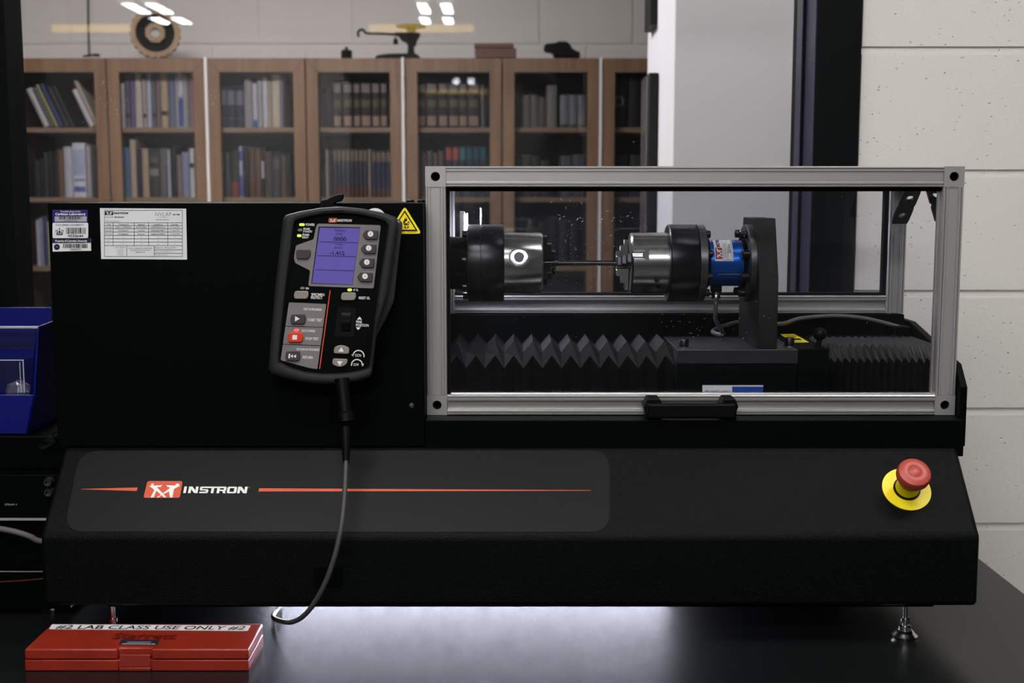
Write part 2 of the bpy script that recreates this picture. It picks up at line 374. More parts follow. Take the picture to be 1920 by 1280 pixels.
# ------------------------------------------------------------------ far room: bookcases
KY = 3.55                                               # front of the doors
def kx(px): return at(px, 200, KY).x
KTOP = at(960, 108, KY).z
SH_Y = KY + .045
SHZ = [at(960, 239, SH_Y).z, at(960, 370, SH_Y).z, at(960, 499, SH_Y).z]   # shelf tops
STRIP = M('pale_edge_strip', (214, 210, 208), 0.4)
BACKP = M('back_panel_reflected_tint', (88, 88, 96), 0.6)  # pale bluish tone stands for the reflection in the door glass
INNER = M('bookcase_dark_veneer', (66, 52, 42), 0.6)
KB = KY + .36
units = [('first', (20, 200), (203, 385)), ('second', (391, 572), (575, 753)), ('third', (761, 940), (943, 1123)), ('fourth', (1131, 1311), (1314, 1494))]
ORD = ['first', 'second', 'third', 'fourth', 'fifth', 'sixth', 'seventh', 'eighth', 'ninth', 'tenth', 'eleventh', 'twelfth', 'thirteenth', 'fourteenth', 'fifteenth', 'sixteenth', 'seventeenth', 'eighteenth', 'nineteenth', 'twentieth']
knote = {'first': 'walnut bookcase at the left with a gear on top', 'second': 'walnut bookcase with the old balance scale on top', 'third': 'walnut bookcase with a brown wooden box on top', 'fourth': 'walnut bookcase half hidden behind the white pillar'}
def door(parent, x0, x1):
    S = vert(KY); z0, z1 = .10, KTOP - .002; sx, sz = .047, .056
    b = B(WOODM)
    ix0, ix1, iz0, iz1 = x0 + sx, x1 - sx, z0 + sz, z1 - sz
    for q in (((x0, z1), (x1, z1), (ix1, iz1), (ix0, iz1)), ((x0, z0), (ix0, iz0), (ix1, iz0), (x1, z0)), ((x0, z0), (x0, z1), (ix0, iz1), (ix0, iz0)), ((x1, z0), (ix1, iz0), (ix1, iz1), (x1, z1))):
        b.prism([(x, KY, z) for x, z in q], (0, .022, 0))
    d = b.out('door', parent, bevel=.0012, seg=1)
    B(DGL).box(ix0 - .004, ix1 + .004, KY + .009, KY + .013, iz0 - .004, iz1 + .004).out('door_pane', d, smooth=0)
for nm, da, db in units:
    x0, x1 = kx(da[0]), kx(db[1]); xm = (kx(da[1]) + kx(db[0])) / 2
    t = thing('bookcase', (x0, KY, 0), knote[nm], 'bookcase', 'walnut bookcases with glass doors')
    y0 = KY + .026
    c = B(INNER); c.box(x0, x0 + .018, y0, KB, 0, KTOP - .02).box(x1 - .018, x1, y0, KB, 0, KTOP - .02).box(xm - .009, xm + .009, y0, KB, .1, KTOP - .02)
    c.out('carcass', t, bevel=.001, seg=1)
    B(WOODM).box(x0, x1, y0 - .002, KB, KTOP - .02, KTOP).out('top_panel', t, bevel=.001, seg=1)
    B(BACKP).box(x0 + .018, x1 - .018, KB - .012, KB, .1, KTOP - .02).out('back_panel', t)
    B(WOODM).box(x0, x1, y0 + .01, y0 + .03, 0, .1).out('plinth', t)
    for z in SHZ + [SHZ[2] - .3, SHZ[2] - .6, SHZ[2] - .9]:
        for a, bb in ((x0 + .019, xm - .01), (xm + .01, x1 - .019)):
            B(WOODD).box(a, bb, SH_Y, KB - .013, z - .02, z).out('shelf', t, bevel=.001, seg=1)
    if nm != 'fourth':
        B(STRIP).box(x1 + .001, x1 + .0112, KY - .006, KB, 0, KTOP + .001).out('edge_strip', t)
    door(t, kx(da[0]), kx(da[1])); door(t, kx(db[0]), kx(db[1]))

# ------------------------------------------------------------------ far room: books
ROWN = ['top', 'second', 'third']
BY = SH_Y + .012
def bookmat(c, r=.55):
    l_ = sum(c) / 3; c = tuple(int((l_ + (x - l_) * .72) * .9) for x in c)
    return M('book_cover_%d_%d_%d' % c, c, r, spec=.3, vary=.12, vscale=60)
_bm = {}
def book_mesh(w_, h_, d_, mat):
    b = B(mat, PAPER)
    n = 6; pr = [(-w_ / 2, .004)] + [(-w_ / 2 + w_ * k / n, -.0035 * math.sin(PI * k / n) + .0035) for k in range(1, n)] + [(w_ / 2, .004), (w_ / 2, d_), (-w_ / 2, d_)]
    b.prism([(x, y, 0) for x, y in pr], (0, 0, h_)); return b
cnt = {}
def place_book(door_i, row, px0, px1, ptop, col, desc, lean=0.0, bands=(), base=None, kind='book', rough=.55):
    """bands: (fraction0, fraction1, colour) of printed blocks on the spine"""
    zb = SHZ[row] + .0005
    pyb = 365 - (zb - EYE) / 5.2 * F
    y = BY
    x0, x1 = at(px0, pyb, y).x, at(px1, pyb, y).x
    h = at((px0 + px1) / 2, ptop, y).z - zb
    w_ = max(.006, (x1 - x0) * .965)
    if lean: h = h / math.cos(lean) - w_ * math.sin(abs(lean)); h = max(h, .12)
    h = min(h, .262)
    mat = bookmat(tuple(col), rough)
    o = book_mesh(w_, h, .17, mat).out('book' if kind == 'book' else kind)
    k = (door_i, row); cnt[k] = cnt.get(k, 0) + 1
    xm = (x0 + x1) / 2
    if lean:
        o.rotation_euler = (0, -lean, 0)
        o.location = (x1 - (w_ / 2) * math.cos(lean), y, zb + (w_ / 2) * math.sin(lean))
    else: o.location = (xm, y, zb)
    tag(o, '%s, %s from left on %s shelf, %s glass door' % (desc, ORD[cnt[k] - 1], ROWN[row], ORD[door_i]), 'book', 'books behind the %s glass door, %s shelf' % (ORD[door_i], ROWN[row]))
    for f0, f1, c in bands:
        bb = B(bookmat(tuple(c), .6))
        n = 6; pr = [(-w_ * .46 + w_ * .92 * k / n, -.0035 * math.sin(PI * (.04 + .92 * k / n)) + .0035 - .0006) for k in range(n + 1)]
        L = [[(x, yy, h * f) for x, yy in pr] for f in (f0, f1)]
        bb.ring(L, None, False, (False, False)); q = bb.out('spine_label'); q.parent = o
    return o
L_ = math.radians(24)
for px0, px1, top, c, d in ((82, 92, 164, (205, 202, 192), 'off-white book leaning left'), (93, 101, 164, (96, 96, 100), 'grey book leaning left'), (103, 109, 158, (168, 168, 70), 'yellow-green book leaning left'),
                            (110, 118, 156, (36, 52, 128), 'blue book leaning left'), (120, 129, 160, (34, 34, 38), 'black book leaning left'), (131, 139, 160, (22, 23, 26), 'dark book leaning left')):
    place_book(0, 0, px0, px1, top, c, d, L_)
place_book(0, 0, 167, 176, 166, (222, 208, 208), 'pinkish-white book leaning left', math.radians(24))
place_book(0, 0, 178, 185, 150, (196, 176, 150), 'tan book leaning left', math.radians(24))
for a in ((64, 76, 300, (30, 42, 36), 'dark green book'), (77, 84, 296, (34, 38, 38), 'dark book'), (85, 91, 285, (66, 66, 66), 'grey book'), (92, 100, 284, (34, 42, 42), 'dark teal book'), (101, 109, 285, (28, 34, 36), 'black book'),
          (110, 121, 281, (128, 92, 58), 'brown book'), (122, 137, 275, (196, 196, 206), 'pale grey binder'), (163, 172, 273, (178, 172, 172), 'pale thin book')):
    if a[0] == 163: place_book(0, 1, 138, 162, 268, (222, 222, 226), 'wide white binder', bands=((.10, .20, (96, 112, 190)), (.3, .34, (120, 135, 200)), (.4, .88, (178, 186, 218))))
    place_book(0, 1, *a)
for a in ((70, 75, 412, (190, 190, 200), 'white thin book'), (76, 82, 408, (150, 150, 165), 'grey book'), (83, 90, 405, (60, 70, 130), 'blue book'), (91, 100, 415, (200, 190, 110), 'yellow book')):
    place_book(0, 2, *a)
for a in ((229, 234, 156, (214, 210, 204), 'white thin book'), (235, 245, 140, (92, 86, 96), 'grey book'), (246, 254, 138, (96, 90, 146), 'violet book'), (255, 267, 134, (206, 192, 164), 'wide cream book'), (268, 276, 146, (188, 164, 132), 'tan book'),
          (277, 285, 137, (184, 190, 216), 'pale blue book'), (286, 293, 140, (112, 104, 108), 'grey book'), (294, 302, 138, (132, 104, 108), 'mauve book'), (303, 316, 136, (200, 164, 122), 'tan book with orange foot'),
          (317, 330, 136, (96, 112, 140), 'slate blue book'), (331, 335, 140, (206, 196, 180), 'cream thin book'), (336, 345, 136, (196, 198, 212), 'white book with blue lower spine'), (346, 351, 140, (204, 194, 176), 'cream thin book'),
          (352, 357, 140, (128, 136, 128), 'grey-green thin book'), (358, 364, 138, (190, 112, 126), 'pink book')):
    ex = {'bands': ((.02, .55, (48, 84, 178)),)} if a[0] == 336 else ({'bands': ((.22, .3, (70, 44, 20)),)} if a[0] == 303 else ({'bands': ((.2, .27, (26, 24, 30)),)} if a[0] in (235, 286, 268) else {}))
    place_book(1, 0, *a, **ex)
for a in ((233, 245, 276, (64, 106, 150), 'steel blue book'), (246, 257, 262, (192, 164, 128), 'tan book'), (258, 267, 278, (34, 40, 62), 'dark navy book'), (268, 280, 278, (184, 156, 114), 'tan book'), (281, 300, 280, (58, 54, 56), 'wide dark book with pale label'),
          (301, 314, 278, (100, 98, 98), 'grey book'), (315, 321, 280, (170, 178, 186), 'pale thin book'), (322, 332, 272, (24, 22, 24), 'black book'), (333, 342, 290, (138, 112, 108), 'mauve-brown book'), (343, 356, 285, (134, 146, 176), 'slate blue book'), (357, 366, 278, (216, 208, 204), 'white book with dark band')):
    ex = {'bands': ((.45, .6, (140, 128, 116)), (.72, .85, (90, 84, 82)))} if a[0] == 281 else ({'bands': ((.6, .7, (30, 28, 44)),)} if a[0] == 357 else {})
    place_book(1, 1, *a, **ex)
for a in ((413, 426, 162, (32, 40, 72), 'navy journal'), (427, 442, 162, (30, 38, 74), 'navy journal'), (443, 458, 162, (30, 36, 70), 'navy journal'), (459, 474, 148, (158, 150, 144), 'wide grey book'), (475, 483, 156, (206, 206, 212), 'white book with blue foot'),
          (484, 493, 150, (176, 172, 168), 'light grey book'), (494, 503, 145, (214, 210, 206), 'white book'), (504, 510, 152, (196, 176, 140), 'beige thin book'), (511, 526, 140, (216, 196, 158), 'wide cream book'), (527, 532, 150, (136, 138, 154), 'grey-blue thin book')):
    ex = {'bands': ((.55, .9, (110, 112, 124)), (.2, .24, (80, 84, 110)))} if a[0] < 450 else ({'bands': ((.0, .17, (40, 110, 190)),)} if a[0] == 475 else {})
    place_book(2, 0, *a, **ex)
for a in ((414, 424, 285, (40, 42, 42), 'dark book'), (425, 433, 285, (76, 78, 78), 'grey book'), (434, 449, 283, (52, 54, 44), 'dark olive book with red foot'), (450, 456, 274, (186, 188, 214), 'white and blue thin book'),
          (457, 468, 282, (34, 40, 44), 'dark book'), (469, 479, 276, (110, 72, 48), 'brown book'), (480, 490, 278, (118, 80, 54), 'lighter brown book'), (491, 497, 276, (34, 40, 36), 'black book with white label'),
          (498, 511, 284, (92, 76, 58), 'dull brown book'), (512, 527, 284, (62, 66, 66), 'dark grey book'), (528, 538, 290, (104, 80, 56), 'brown book'), (539, 547, 286, (40, 46, 44), 'dark book')):
    ex = {434: {'bands': ((.0, .34, (150, 44, 46)),)}, 450: {'bands': ((.02, .42, (70, 84, 190)), (.72, .9, (80, 88, 190)))}, 491: {'bands': ((.38, .72, (190, 186, 176)),)}, 512: {'bands': ((.6, .85, (92, 94, 88)),)}}.get(a[0], {})
    place_book(2, 1, *a, **ex)
LEATH = ((.04, .26, (164, 128, 98)), (.46, .62, (96, 86, 48)), (.78, .97, (138, 122, 112)))
place_book(3, 0, 597, 610, 166, (32, 34, 34), 'black book'); place_book(3, 0, 611, 624, 166, (30, 32, 32), 'black book')
for c_, d_i, wid in ((632.7, 3, 14), (652.8, 3, 16), (669.7, 3, 12), (686.5, 3, 18), (705, 3, 14), (720, 3, 11), (789.7, 4, 17), (809.7, 4, 19), (831, 4, 17), (850.6, 4, 18), (868.6, 4, 15), (888, 4, 20)):
    place_book(d_i, 0, c_ - wid / 2, c_ + wid / 2, 155, (40, 28, 22), 'dark leather volume with tan bands', bands=LEATH)
place_book(4, 0, 903, 907, 158, (150, 146, 142), 'pale thin book'); place_book(4, 0, 908, 915, 162, (22, 26, 32), 'black book')
place_book(3, 1, 598, 611, 306, (60, 62, 58), 'dark low book'); place_book(3, 1, 612, 616, 280, (204, 186, 166), 'pale thin book')
for k in range(8): place_book(3, 1, 626 + k * 8, 633 + k * 8, 280, (62, 66, 78), 'slate periodical with tan head', bands=((.0, .22, (112, 66, 48)), (.76, .98, (140, 118, 92))))
place_book(3, 1, 691.5, 695, 279, (210, 186, 164), 'pale thin book')
for k in range(4): place_book(3, 1, 698 + k * 9, 706 + k * 9, 282 , (48, 58, 84), 'blue periodical with tan head', bands=((.0, .2, (104, 66, 52)), (.76, .96, (136, 116, 92))))
for k in range(5): place_book(4, 1, 781 + k * 10.5, 790.5 + k * 10.5, 282 + k % 2 * 4, (104, 90, 74), 'dull tan volume')
for k, (c, t_, d) in enumerate((((60, 60, 66), (196, 78, 60), 'dark volume with red head'), ((62, 60, 64), (200, 82, 62), 'dark volume with red head'), ((50, 66, 72), (70, 130, 136), 'dark volume with teal head'), ((40, 58, 66), (30, 100, 112), 'dark volume with teal head'), ((34, 50, 58), (20, 92, 108), 'dark volume with teal head'), ((36, 50, 60), (18, 96, 112), 'dark volume with teal head'))):
    place_book(4, 1, 836 + k * 13, 848 + k * 13, 275, c, d, bands=((.74, .98, t_), (.42, .5, t_ if k < 2 else (60, 80, 84))))
for a in ((963, 979, 158, (36, 40, 38), 'dark box file'), (980, 994, 178, (110, 106, 90), 'olive binder'), (995, 1009, 178, (104, 102, 88), 'olive binder'), (1010, 1024, 182, (84, 82, 72), 'dark olive binder'), (1025, 1044, 160, (128, 124, 112), 'pale binder'),
          (1050, 1066, 178, (132, 132, 130), 'grey box file'), (1067, 1082, 178, (128, 128, 128), 'grey box file'), (1083, 1097, 178, (124, 124, 124), 'grey box file')):
    place_book(5, 0, *a, **({'bands': ((.0, .1, (60, 62, 62)),)} if a[0] > 1045 else {}))
for a in ((964, 978, 300, (34, 38, 38), 'dark book'), (979, 996, 290, (70, 70, 64), 'dull grey binder'), (997, 1012, 292, (62, 62, 56), 'dull olive binder'), (1013, 1030, 300, (54, 56, 58), 'dark grey binder'), (1050, 1072, 292, (86, 86, 92), 'grey file box'), (1073, 1096, 290, (80, 80, 86), 'grey file box')):
    place_book(5, 1, *a)
o = place_book(6, 0, 1148, 1174, 150, (26, 28, 32), 'black lever-arch binder with ring label')
rg = B(M('ring_label', (112, 118, 120), .5)); zc = (at(1160, 190, BY).z - o.location.z)
rr = .021; cx_ = at(1160, 190, BY).x - o.location.x
rg.ring([[(cx_ + r_ * math.cos(2 * PI * k / 24), yy, zc + r_ * math.sin(2 * PI * k / 24)) for k in range(24)] for r_, yy in ((rr, .0), (rr, -.004), (rr * .72, -.004), (rr * .72, .0))], None, True, (False, False))
q = rg.out('finger_ring'); q.parent = o
place_book(6, 0, 1178, 1206, 140, (14, 16, 18), 'black wide binder'); place_book(6, 1, 1150, 1176, 290, (40, 42, 50), 'dark binder'); place_book(6, 1, 1180, 1206, 290, (46, 48, 56), 'dark grey binder')
for d_i, x0, n in ((3, 600, 6), (4, 790, 6), (5, 968, 6)):
    for k in range(n):
        place_book(d_i, 2, x0 + k * 20, x0 + 17 + k * 20, 405 + 5 * (k % 3), ((48, 46, 44), (60, 52, 46), (40, 44, 54))[k % 3], ('dark grey book', 'dull brown book', 'dark blue-grey book')[k % 3])

# ------------------------------------------------------------------ on top of the bookcases
KTZ = KTOP + .0015
IRON = M('black_cast_iron', (9, 10, 9), .6, spec=.1)
BRASS = M('brass_pan', (150, 120, 34), .35, metal=.5)
GWOOD = wood('pattern_wood', (112, 86, 58), (142, 114, 84), axis=2)
GDARK = M('pattern_black_paint', (9, 9, 8), .6, spec=.1)
gy = 3.58; s_ = (gy - CY) / F
gc = at(291, 67, gy); gR = 45.5 * s_; gc.z = KTZ + gR
g = thing('gear_pattern', (gc.x, gy, KTZ), 'round wooden gear pattern with dark web standing on the left bookcase', 'gear')
gb = B(GWOOD); rot = Matrix.Rotation(math.radians(14), 3, 'Z')
def gear_pt(r, y, a): return gc + rot @ Vector((r * math.cos(a), y, r * math.sin(a)))
N = 46; lp = []
for y, ro in ((0.0, .0), (.0, 1), (.06, 1)):
    lp.append([gear_pt(gR * .76 if ro == 0 else gR * (1.0 if (k // 2) % 2 else .955), y, 2 * PI * k / (2 * N)) for k in range(2 * N)])
lp.append([gear_pt(gR * .76, .06, 2 * PI * k / (2 * N)) for k in range(2 * N)]); lp.append(lp[0])
gb.ring(lp, None, True, (False, False)); gb.out('toothed_rim', g, smooth=25)
gb = B(GDARK); gb.ring([[gear_pt(r, y, 2 * PI * k / 48) for k in range(48)] for r, y in ((gR * .765, .018), (gR * .3, .018), (gR * .3, .05), (gR * .765, .05))], None, True, (False, False)); gb.out('web', g)
gb = B(GWOOD); gb.ring([[gear_pt(r, y, 2 * PI * (k + .5) / 8 if r > gR * .25 else 2 * PI * (k + .5) / 8) for k in range(8)] for r, y in ((gR * .19, .05), (gR * .19, -.004), (gR * .41, -.004), (gR * .41, .03))], None, True, (False, False)); gb.out('hub', g, smooth=20)
# balance scale
by = 3.625; S = vert(by)
bs = thing('balance_scale', (at(746, 105, by).x, by, KTZ), 'old black balance scale with brass pan on the second bookcase', 'scale')
def pz(px, py): p = S(px, py); return p
base = [(705, 0), (707, 4), (716, 6.5), (730, 8), (765, 8.5), (783, 7.5), (788, 4), (789, 0)]
b = B(IRON); b.prism([(S(x, 100).x, by - .05, KTZ + h * s_) for x, h in base], (0, .12, 0)); b.out('base', bs, bevel=.003)
cxs = S(770.5, 90).x
b = B(IRON); b.lathe((cxs, by, KTZ + 5 * s_), (0, 0, 1), [(0, 10 * s_), (4 * s_, 7.5 * s_), (12 * s_, 6 * s_), (28 * s_, 6.2 * s_), (34 * s_, 8 * s_)], 20); b.out('column', bs)
head = [(740, 61), (742, 66), (749, 70), (752, 76), (760, 79), (766, 86), (779, 86), (782, 76), (787, 68), (788, 62), (780, 61)]
b = B(IRON); b.prism([S(x, y) - Vector((0, .012, 0)) for x, y in head], (0, .03, 0)); b.out('yoke', bs, bevel=.002)
b = B(IRON); b.tube([S(673, 69), S(671, 63), S(674, 57), S(680, 55.5), S(684, 60), S(690, 62.5), S(715, 63.2), S(745, 65)], 2.3 * s_, 8); b.out('beam_arm', bs)
b = B(IRON); b.lathe(S(742, 83), (0, 0, 1), [(0, 4.5 * s_), (9 * s_, 4.5 * s_), (10 * s_, 2 * s_), (14 * s_, 1.5 * s_)], 14); b.out('counterweight', bs)
b = B(BRASS); b.lathe(S(771, 60), (0, 0, 1), [(0, 8 * s_), (4 * s_, 8.5 * s_), (6 * s_, 12 * s_), (8 * s_, 27 * s_), (11 * s_, 29 * s_), (11 * s_, 27.5 * s_), (9 * s_, 25 * s_)], 32); b.out('pan', bs)
# little weight, wooden box, cast iron part, hanging wire
c = S(650, 100); b = B(IRON); b.lathe((c.x, by, KTZ), (0, 0, 1), [(0, 9.5 * s_), (1 * s_, 10.3 * s_), (15 * s_, 10.3 * s_), (16.5 * s_, 9 * s_), (16.8 * s_, 4 * s_), (19 * s_, 2.6 * s_), (22 * s_, 3.4 * s_), (22.5 * s_, 1 * s_)], 24)
tag(b.out('scale_weight'), 'small black knobbed weight on the second bookcase left of the scale', 'weight')
BOXW = wood('dark_box_wood', (78, 50, 40), (98, 64, 50), axis=0)
x0, x1 = S(891, 95).x, S(968, 95).x
t = thing('wooden_box', ((x0 + x1) / 2, by, KTZ), 'low brown wooden box with lid on the third bookcase', 'box')
B(BOXW).box(x0, x1, by - .06, by + .08, KTZ, KTZ + 17 * s_).out('body', t, bevel=.003)
B(BOXW).box(x0 - .002, x1 - .01, by - .062, by + .082, KTZ + 17.5 * s_, KTZ + 26 * s_).out('lid', t, bevel=.003)
b = B(IRON)
out_ = [(1021, 90), (1022, 85), (1030, 84), (1040, 83), (1046, 80.5), (1060, 80), (1067, 84), (1072, 93), (1080, 98), (1086, 99), (1087, 108.5), (1040, 108.5), (1036, 98), (1028, 97), (1022, 96)]
b.prism([(S(x, y).x, by - .05, max(KTZ, S(x, y).z)) for x, y in rounded(out_, 2)], (0, .11, 0))
b.cyl((S(1020, 90).x - .001, by, S(1020, 91).z), (S(1036, 90).x, by, S(1036, 91).z), 5.5 * s_, 16)
tag(b.out('cast_iron_part', bevel=.006), 'black cast iron machine part on the right end of the third bookcase', 'machine part')
b = B(IRON); yw = FY - .015
b.tube([at(165, -30, yw), at(165.5, 40, yw), at(167, 98, yw), at(168, 104, yw - .1), at(178, 102, yw - .15), at(186, 103, yw - .2)], .004, 6); b.tube([at(156, 106, yw - .2), at(170, 103.5, yw - .2), at(186, 105, yw - .2)], .004, 6)
tag(b.out('hanging_wire'), 'thin dark wire hanging down the far wall onto the left bookcase', 'wire')

# ------------------------------------------------------------------ beside the white pillar
PD = 1.73; sp = (PD - CY) / F
GLOSS = M('grey_gloss_steel', (150, 146, 150), .2, metal=.8)
DPLAS = M('dark_grey_equipment', (14, 14, 16), .5, spec=.2)
xa, xb = at(1215, 220, PD).x, PX0 - .001
t = thing('equipment_tower', ((xa + xb) / 2, PD, 0), 'tall narrow black tower with glossy grey side against the white pillar', 'tower')
B(DPLAS).box(xa, xb, PD, PD + .16, 0, at(1220, 136, PD).z).out('body', t, bevel=.004)
B(GLOSS).box(xa - .003, xa - .0002, PD + .01, PD + .15, 0, at(1208, 148, PD + .08).z).out('side_panel', t, bevel=.001)
B(DPLAS).box(at(1216, 30, PD + .1).x, PX0 - .001, PD + .05, PD + .2, at(1220, 50, PD + .08).z, at(1220, 50, PD + .08).z + .24).out('x')
tag(bpy.data.objects['x'], 'small black box mounted high on the white pillar side', 'speaker'); bpy.data.objects['x'].name = 'wall_speaker'

# ------------------------------------------------------------------ lab bench
TZ = 0.90
lb = thing('lab_bench', (-.3, .1, 0), 'black topped lab bench under the testing machine', 'bench')
B(TABLE).box(-1.7, .712, -.42, .535, TZ - .032, TZ).out('bench_top', lb, bevel=.002)
LEGM = M('dark_bench_frame', (28, 30, 32), .5)
for x in (-1.62, .60):
    for y in (-.36, .44): B(LEGM).box(x, x + .05, y, y + .05, 0, TZ - .033).out('leg', lb, bevel=.002)
B(LEGM).box(-1.569, .599, -.35, -.32, TZ - .11, TZ - .034).out('apron', lb); B(LEGM).box(-1.569, .599, .45, .48, TZ - .11, TZ - .034).out('apron', lb)

# ------------------------------------------------------------------ torsion testing machine
m = thing('torsion_testing_machine', (0, .1, TZ), 'long black torsion testing machine with grained sloping front on the bench', 'testing machine')
BX0, BX1 = -.571, .567
ZT = 1.131; YS, ZS = -.09, at(960, 1005, -.09).z; ZB = at(960, 1137, -.092).z
b = B(GRAIN)
pr = [(.30, ZB), (YS - .001, ZB), (YS, ZS), (0, ZT), (.30, ZT)]
b.prism([(BX0, y, z) for y, z in pr], (BX1 - BX0, 0, 0)); b.out('base', m, bevel=.006, seg=4)
B(BLACKP).box(-.50, at(1742, 1145, -.05).x, -.07, .28, ZB - .0085, ZB - .0005).out('underbody', m, bevel=.003)
B(BLACKP).box(at(587, 1080, -.094).x, at(641, 1080, -.094).x, -.0935, -.0915, at(600, 1100, -.094).z, at(600, 1062, -.094).z).out('access_plate', m, bevel=.0006)
SL = Surf((0, 0, ZT), (0, -(ZT - ZS), .09))            # the sloping front
SL = Surf((0, 0, ZT), Vector((0, -(ZT - ZS), .09 * 1.0)))
n_ = Vector((0, -(ZT - ZS), -YS)).normalized(); SL = Surf((0, 0, ZT), n_)
film = rounded([(150, 845), (1143, 844), (1143, 997), (120, 996)], 36, 8)
fo = B(PANEL).slab(SL, film, 0, .0006).out('front_film', m)
lg = B(ORANGE)
lg.flat(SL, rounded([(276.5, 901.5), (342.5, 901.5), (337.2, 932.8), (269, 932.8)], 4, 4), .0009)
lg.flat(SL, [(152, 916.3), (258, 913.6), (256.6, 920), (152, 916.9)], .0009); lg.flat(SL, [(486, 915), (1108, 918.8), (1108, 919.6), (484.6, 921)], .0009)
LOGO = [[(.17, .16), (.245, .16), (.23, .27), (.42, .255), (.465, .22), (.43, .35), (.33, .36), (.46, .66), (.53, .80), (.47, .84), (.325, .58), (.27, .98), (.19, .98), (.27, .55), (.24, .47), (.115, .28), (.18, .28)],
        [(.82, .16), (.905, .16), (.90, .25), (.93, .28), (.79, .46), (.775, .55), (.76, .98), (.70, .98), (.655, .62), (.46, .86), (.40, .98), (.35, .98), (.47, .80), (.68, .40), (.60, .34), (.57, .24), (.64, .26), (.81, .27)],
        [(.47, .84), (.53, .80), (.60, .98), (.54, .98)]]
def logo(b, S, mapf, off, mat):
    for poly in LOGO: b.flat(S, [mapf(*p) for p in poly], off, mat)
def par(x0, x1, y0, y1, sk): return lambda u, v: (x0 + (x1 - x0) * u - sk * v + sk * .5 - 0, y0 + (y1 - y0) * v)
lg.mats.append(WHITE)
def wordmark(b, mapf, S, off, mat):                      # wide sloping capitals; x 0..1040, y 0 (top) .. 100
    t, v = 21, 42
    Q = [[(0, 0), (v, 0), (v, 100), (0, 100)]]
    def n(x, w_): return [[(x, 0), (x + v, 0), (x + v, 100), (x, 100)], [(x + w_ - v, 0), (x + w_, 0), (x + w_, 100), (x + w_ - v, 100)], [(x, 0), (x + v + 12, 0), (x + w_, 100), (x + w_ - v - 12, 100)]]
    Q += n(78, 156) + n(884, 156)
    x = 262; w_ = 142
    Q += [[(x + 14, 0), (x + w_ + 140, 0), (x + w_ + 140, t), (x + 14, t)], [(x, 12), (x + 14, 0), (x + v - 4, 0), (x + v - 4, 60), (x + 14, 60), (x, 48)], [(x + 10, 40), (x + w_ - 12, 40), (x + w_ - 12, 60), (x + 10, 60)], [(x + w_ - v + 2, 40), (x + w_ - 14, 40), (x + w_, 52), (x + w_, 86), (x + w_ - 14, 100), (x + w_ - v + 2, 100)], [(x, 100 - t), (x + w_ - 14, 100 - t), (x + w_ - 14, 100), (x, 100)]]
    Q += [[(452, 0), (452 + v, 0), (452 + v, 100), (452, 100)]]
    x = 546; w_ = 150
    Q += [[(x, 0), (x + v, 0), (x + v, 100), (x, 100)], [(x, 0), (x + w_ - 14, 0), (x + w_ - 14, t), (x, t)], [(x + w_ - v + 2, 0), (x + w_ - 14, 0), (x + w_, 12), (x + w_, 52), (x + w_ - 14, 66), (x + w_ - v + 2, 66)], [(x, 46), (x + w_ - 14, 46), (x + w_ - 14, 66), (x, 66)], [(x + w_ - v - 18, 60), (x + w_ - 22, 60), (x + w_, 100), (x + w_ - v - 2, 100)]]
    x = 712; w_ = 156
    Q += [[(x + 16, 0), (x + w_ - 16, 0), (x + w_ - 16, t), (x + 16, t)], [(x + 16, 100 - t), (x + w_ - 16, 100 - t), (x + w_ - 16, 100), (x + 16, 100)], [(x, 16), (x + 16, 0), (x + v, 0), (x + v, 100), (x + 16, 100), (x, 84)], [(x + w_ - v, 0), (x + w_ - 16, 0), (x + w_, 16), (x + w_, 84), (x + w_ - 16, 100), (x + w_ - v, 100)]]
    for q in Q: b.flat(S, [mapf((px + (100 - py) * .2) / 1060, py / 100) for px, py in q], off, mat)
logo(lg, SL, par(270, 342, 901.5, 932.8, 3), .0012, WHITE)
wordmark(lg, lambda u, v: (343.5 + 121 * u, 911.8 + 12.2 * v + .4 * u), SL, .0012, WHITE)
lg.text(SL, '®', 467, 913.5, 3.4, 3.4, INKG, .0012)
lg.out('film_print', fo, smooth=0)
# emergency stop
ec = SL(1699.5, 917.5, .0005); n = n_
es = B(YEL); es.lathe(ec, n, [(0, .030), (.0012, .030), (.0013, .017)], 48); eo = es.out('emergency_stop_disc', m); lab(eo, 'yellow round disc of the emergency stop')
B(BLACK).lathe(ec + n * .0013, n, [(0, .0165), (.0025, .0165)], 36).out('gasket', eo)
B(YEL).lathe(ec + n * .004, n, [(0, .0145), (.015, .0145), (.0155, .013)], 36).out('collar', eo)
mr = B(REDM); mr.lathe(ec + n * .0195, n, [(0, .0125), (.004, .0135), (.008, .017), (.0095, .0195), (.012, .0204), (.018, .0204), (.0215, .019), (.0235, .015), (.024, .0085), (.0236, .0078), (.0243, .007), (.0245, .001)], 48)
lab(mr.out('mushroom_button', eo), 'red mushroom push button')
# levelling feet
for px, py, top in ((1697, 1197, 'r'), (212, 1197, 'l')):
    c = atz(px, py, TZ); c.y = max(c.y, -.056); x = c.x
    f = B(CHROME); f.lathe((x, c.y, TZ + .0003), (0, 0, 1), [(0, .0135), (.002, .0148), (.004, .0158), (.0075, .012), (.0105, .0095), (.0108, .008), (.0155, .0078), (.016, .006)], 32)
    fo_ = f.out('levelling_foot', m)
    s2 = B(STEEL); s2.lathe((x, c.y, TZ + .016), (0, 0, 1), [(0, .0035), (.0045, .0032), (.005, .0055), (.010, .0055), (.0105, .003), (ZB - TZ - .0165, .003)], 16); s2.out('threaded_stud', fo_, smooth=30)
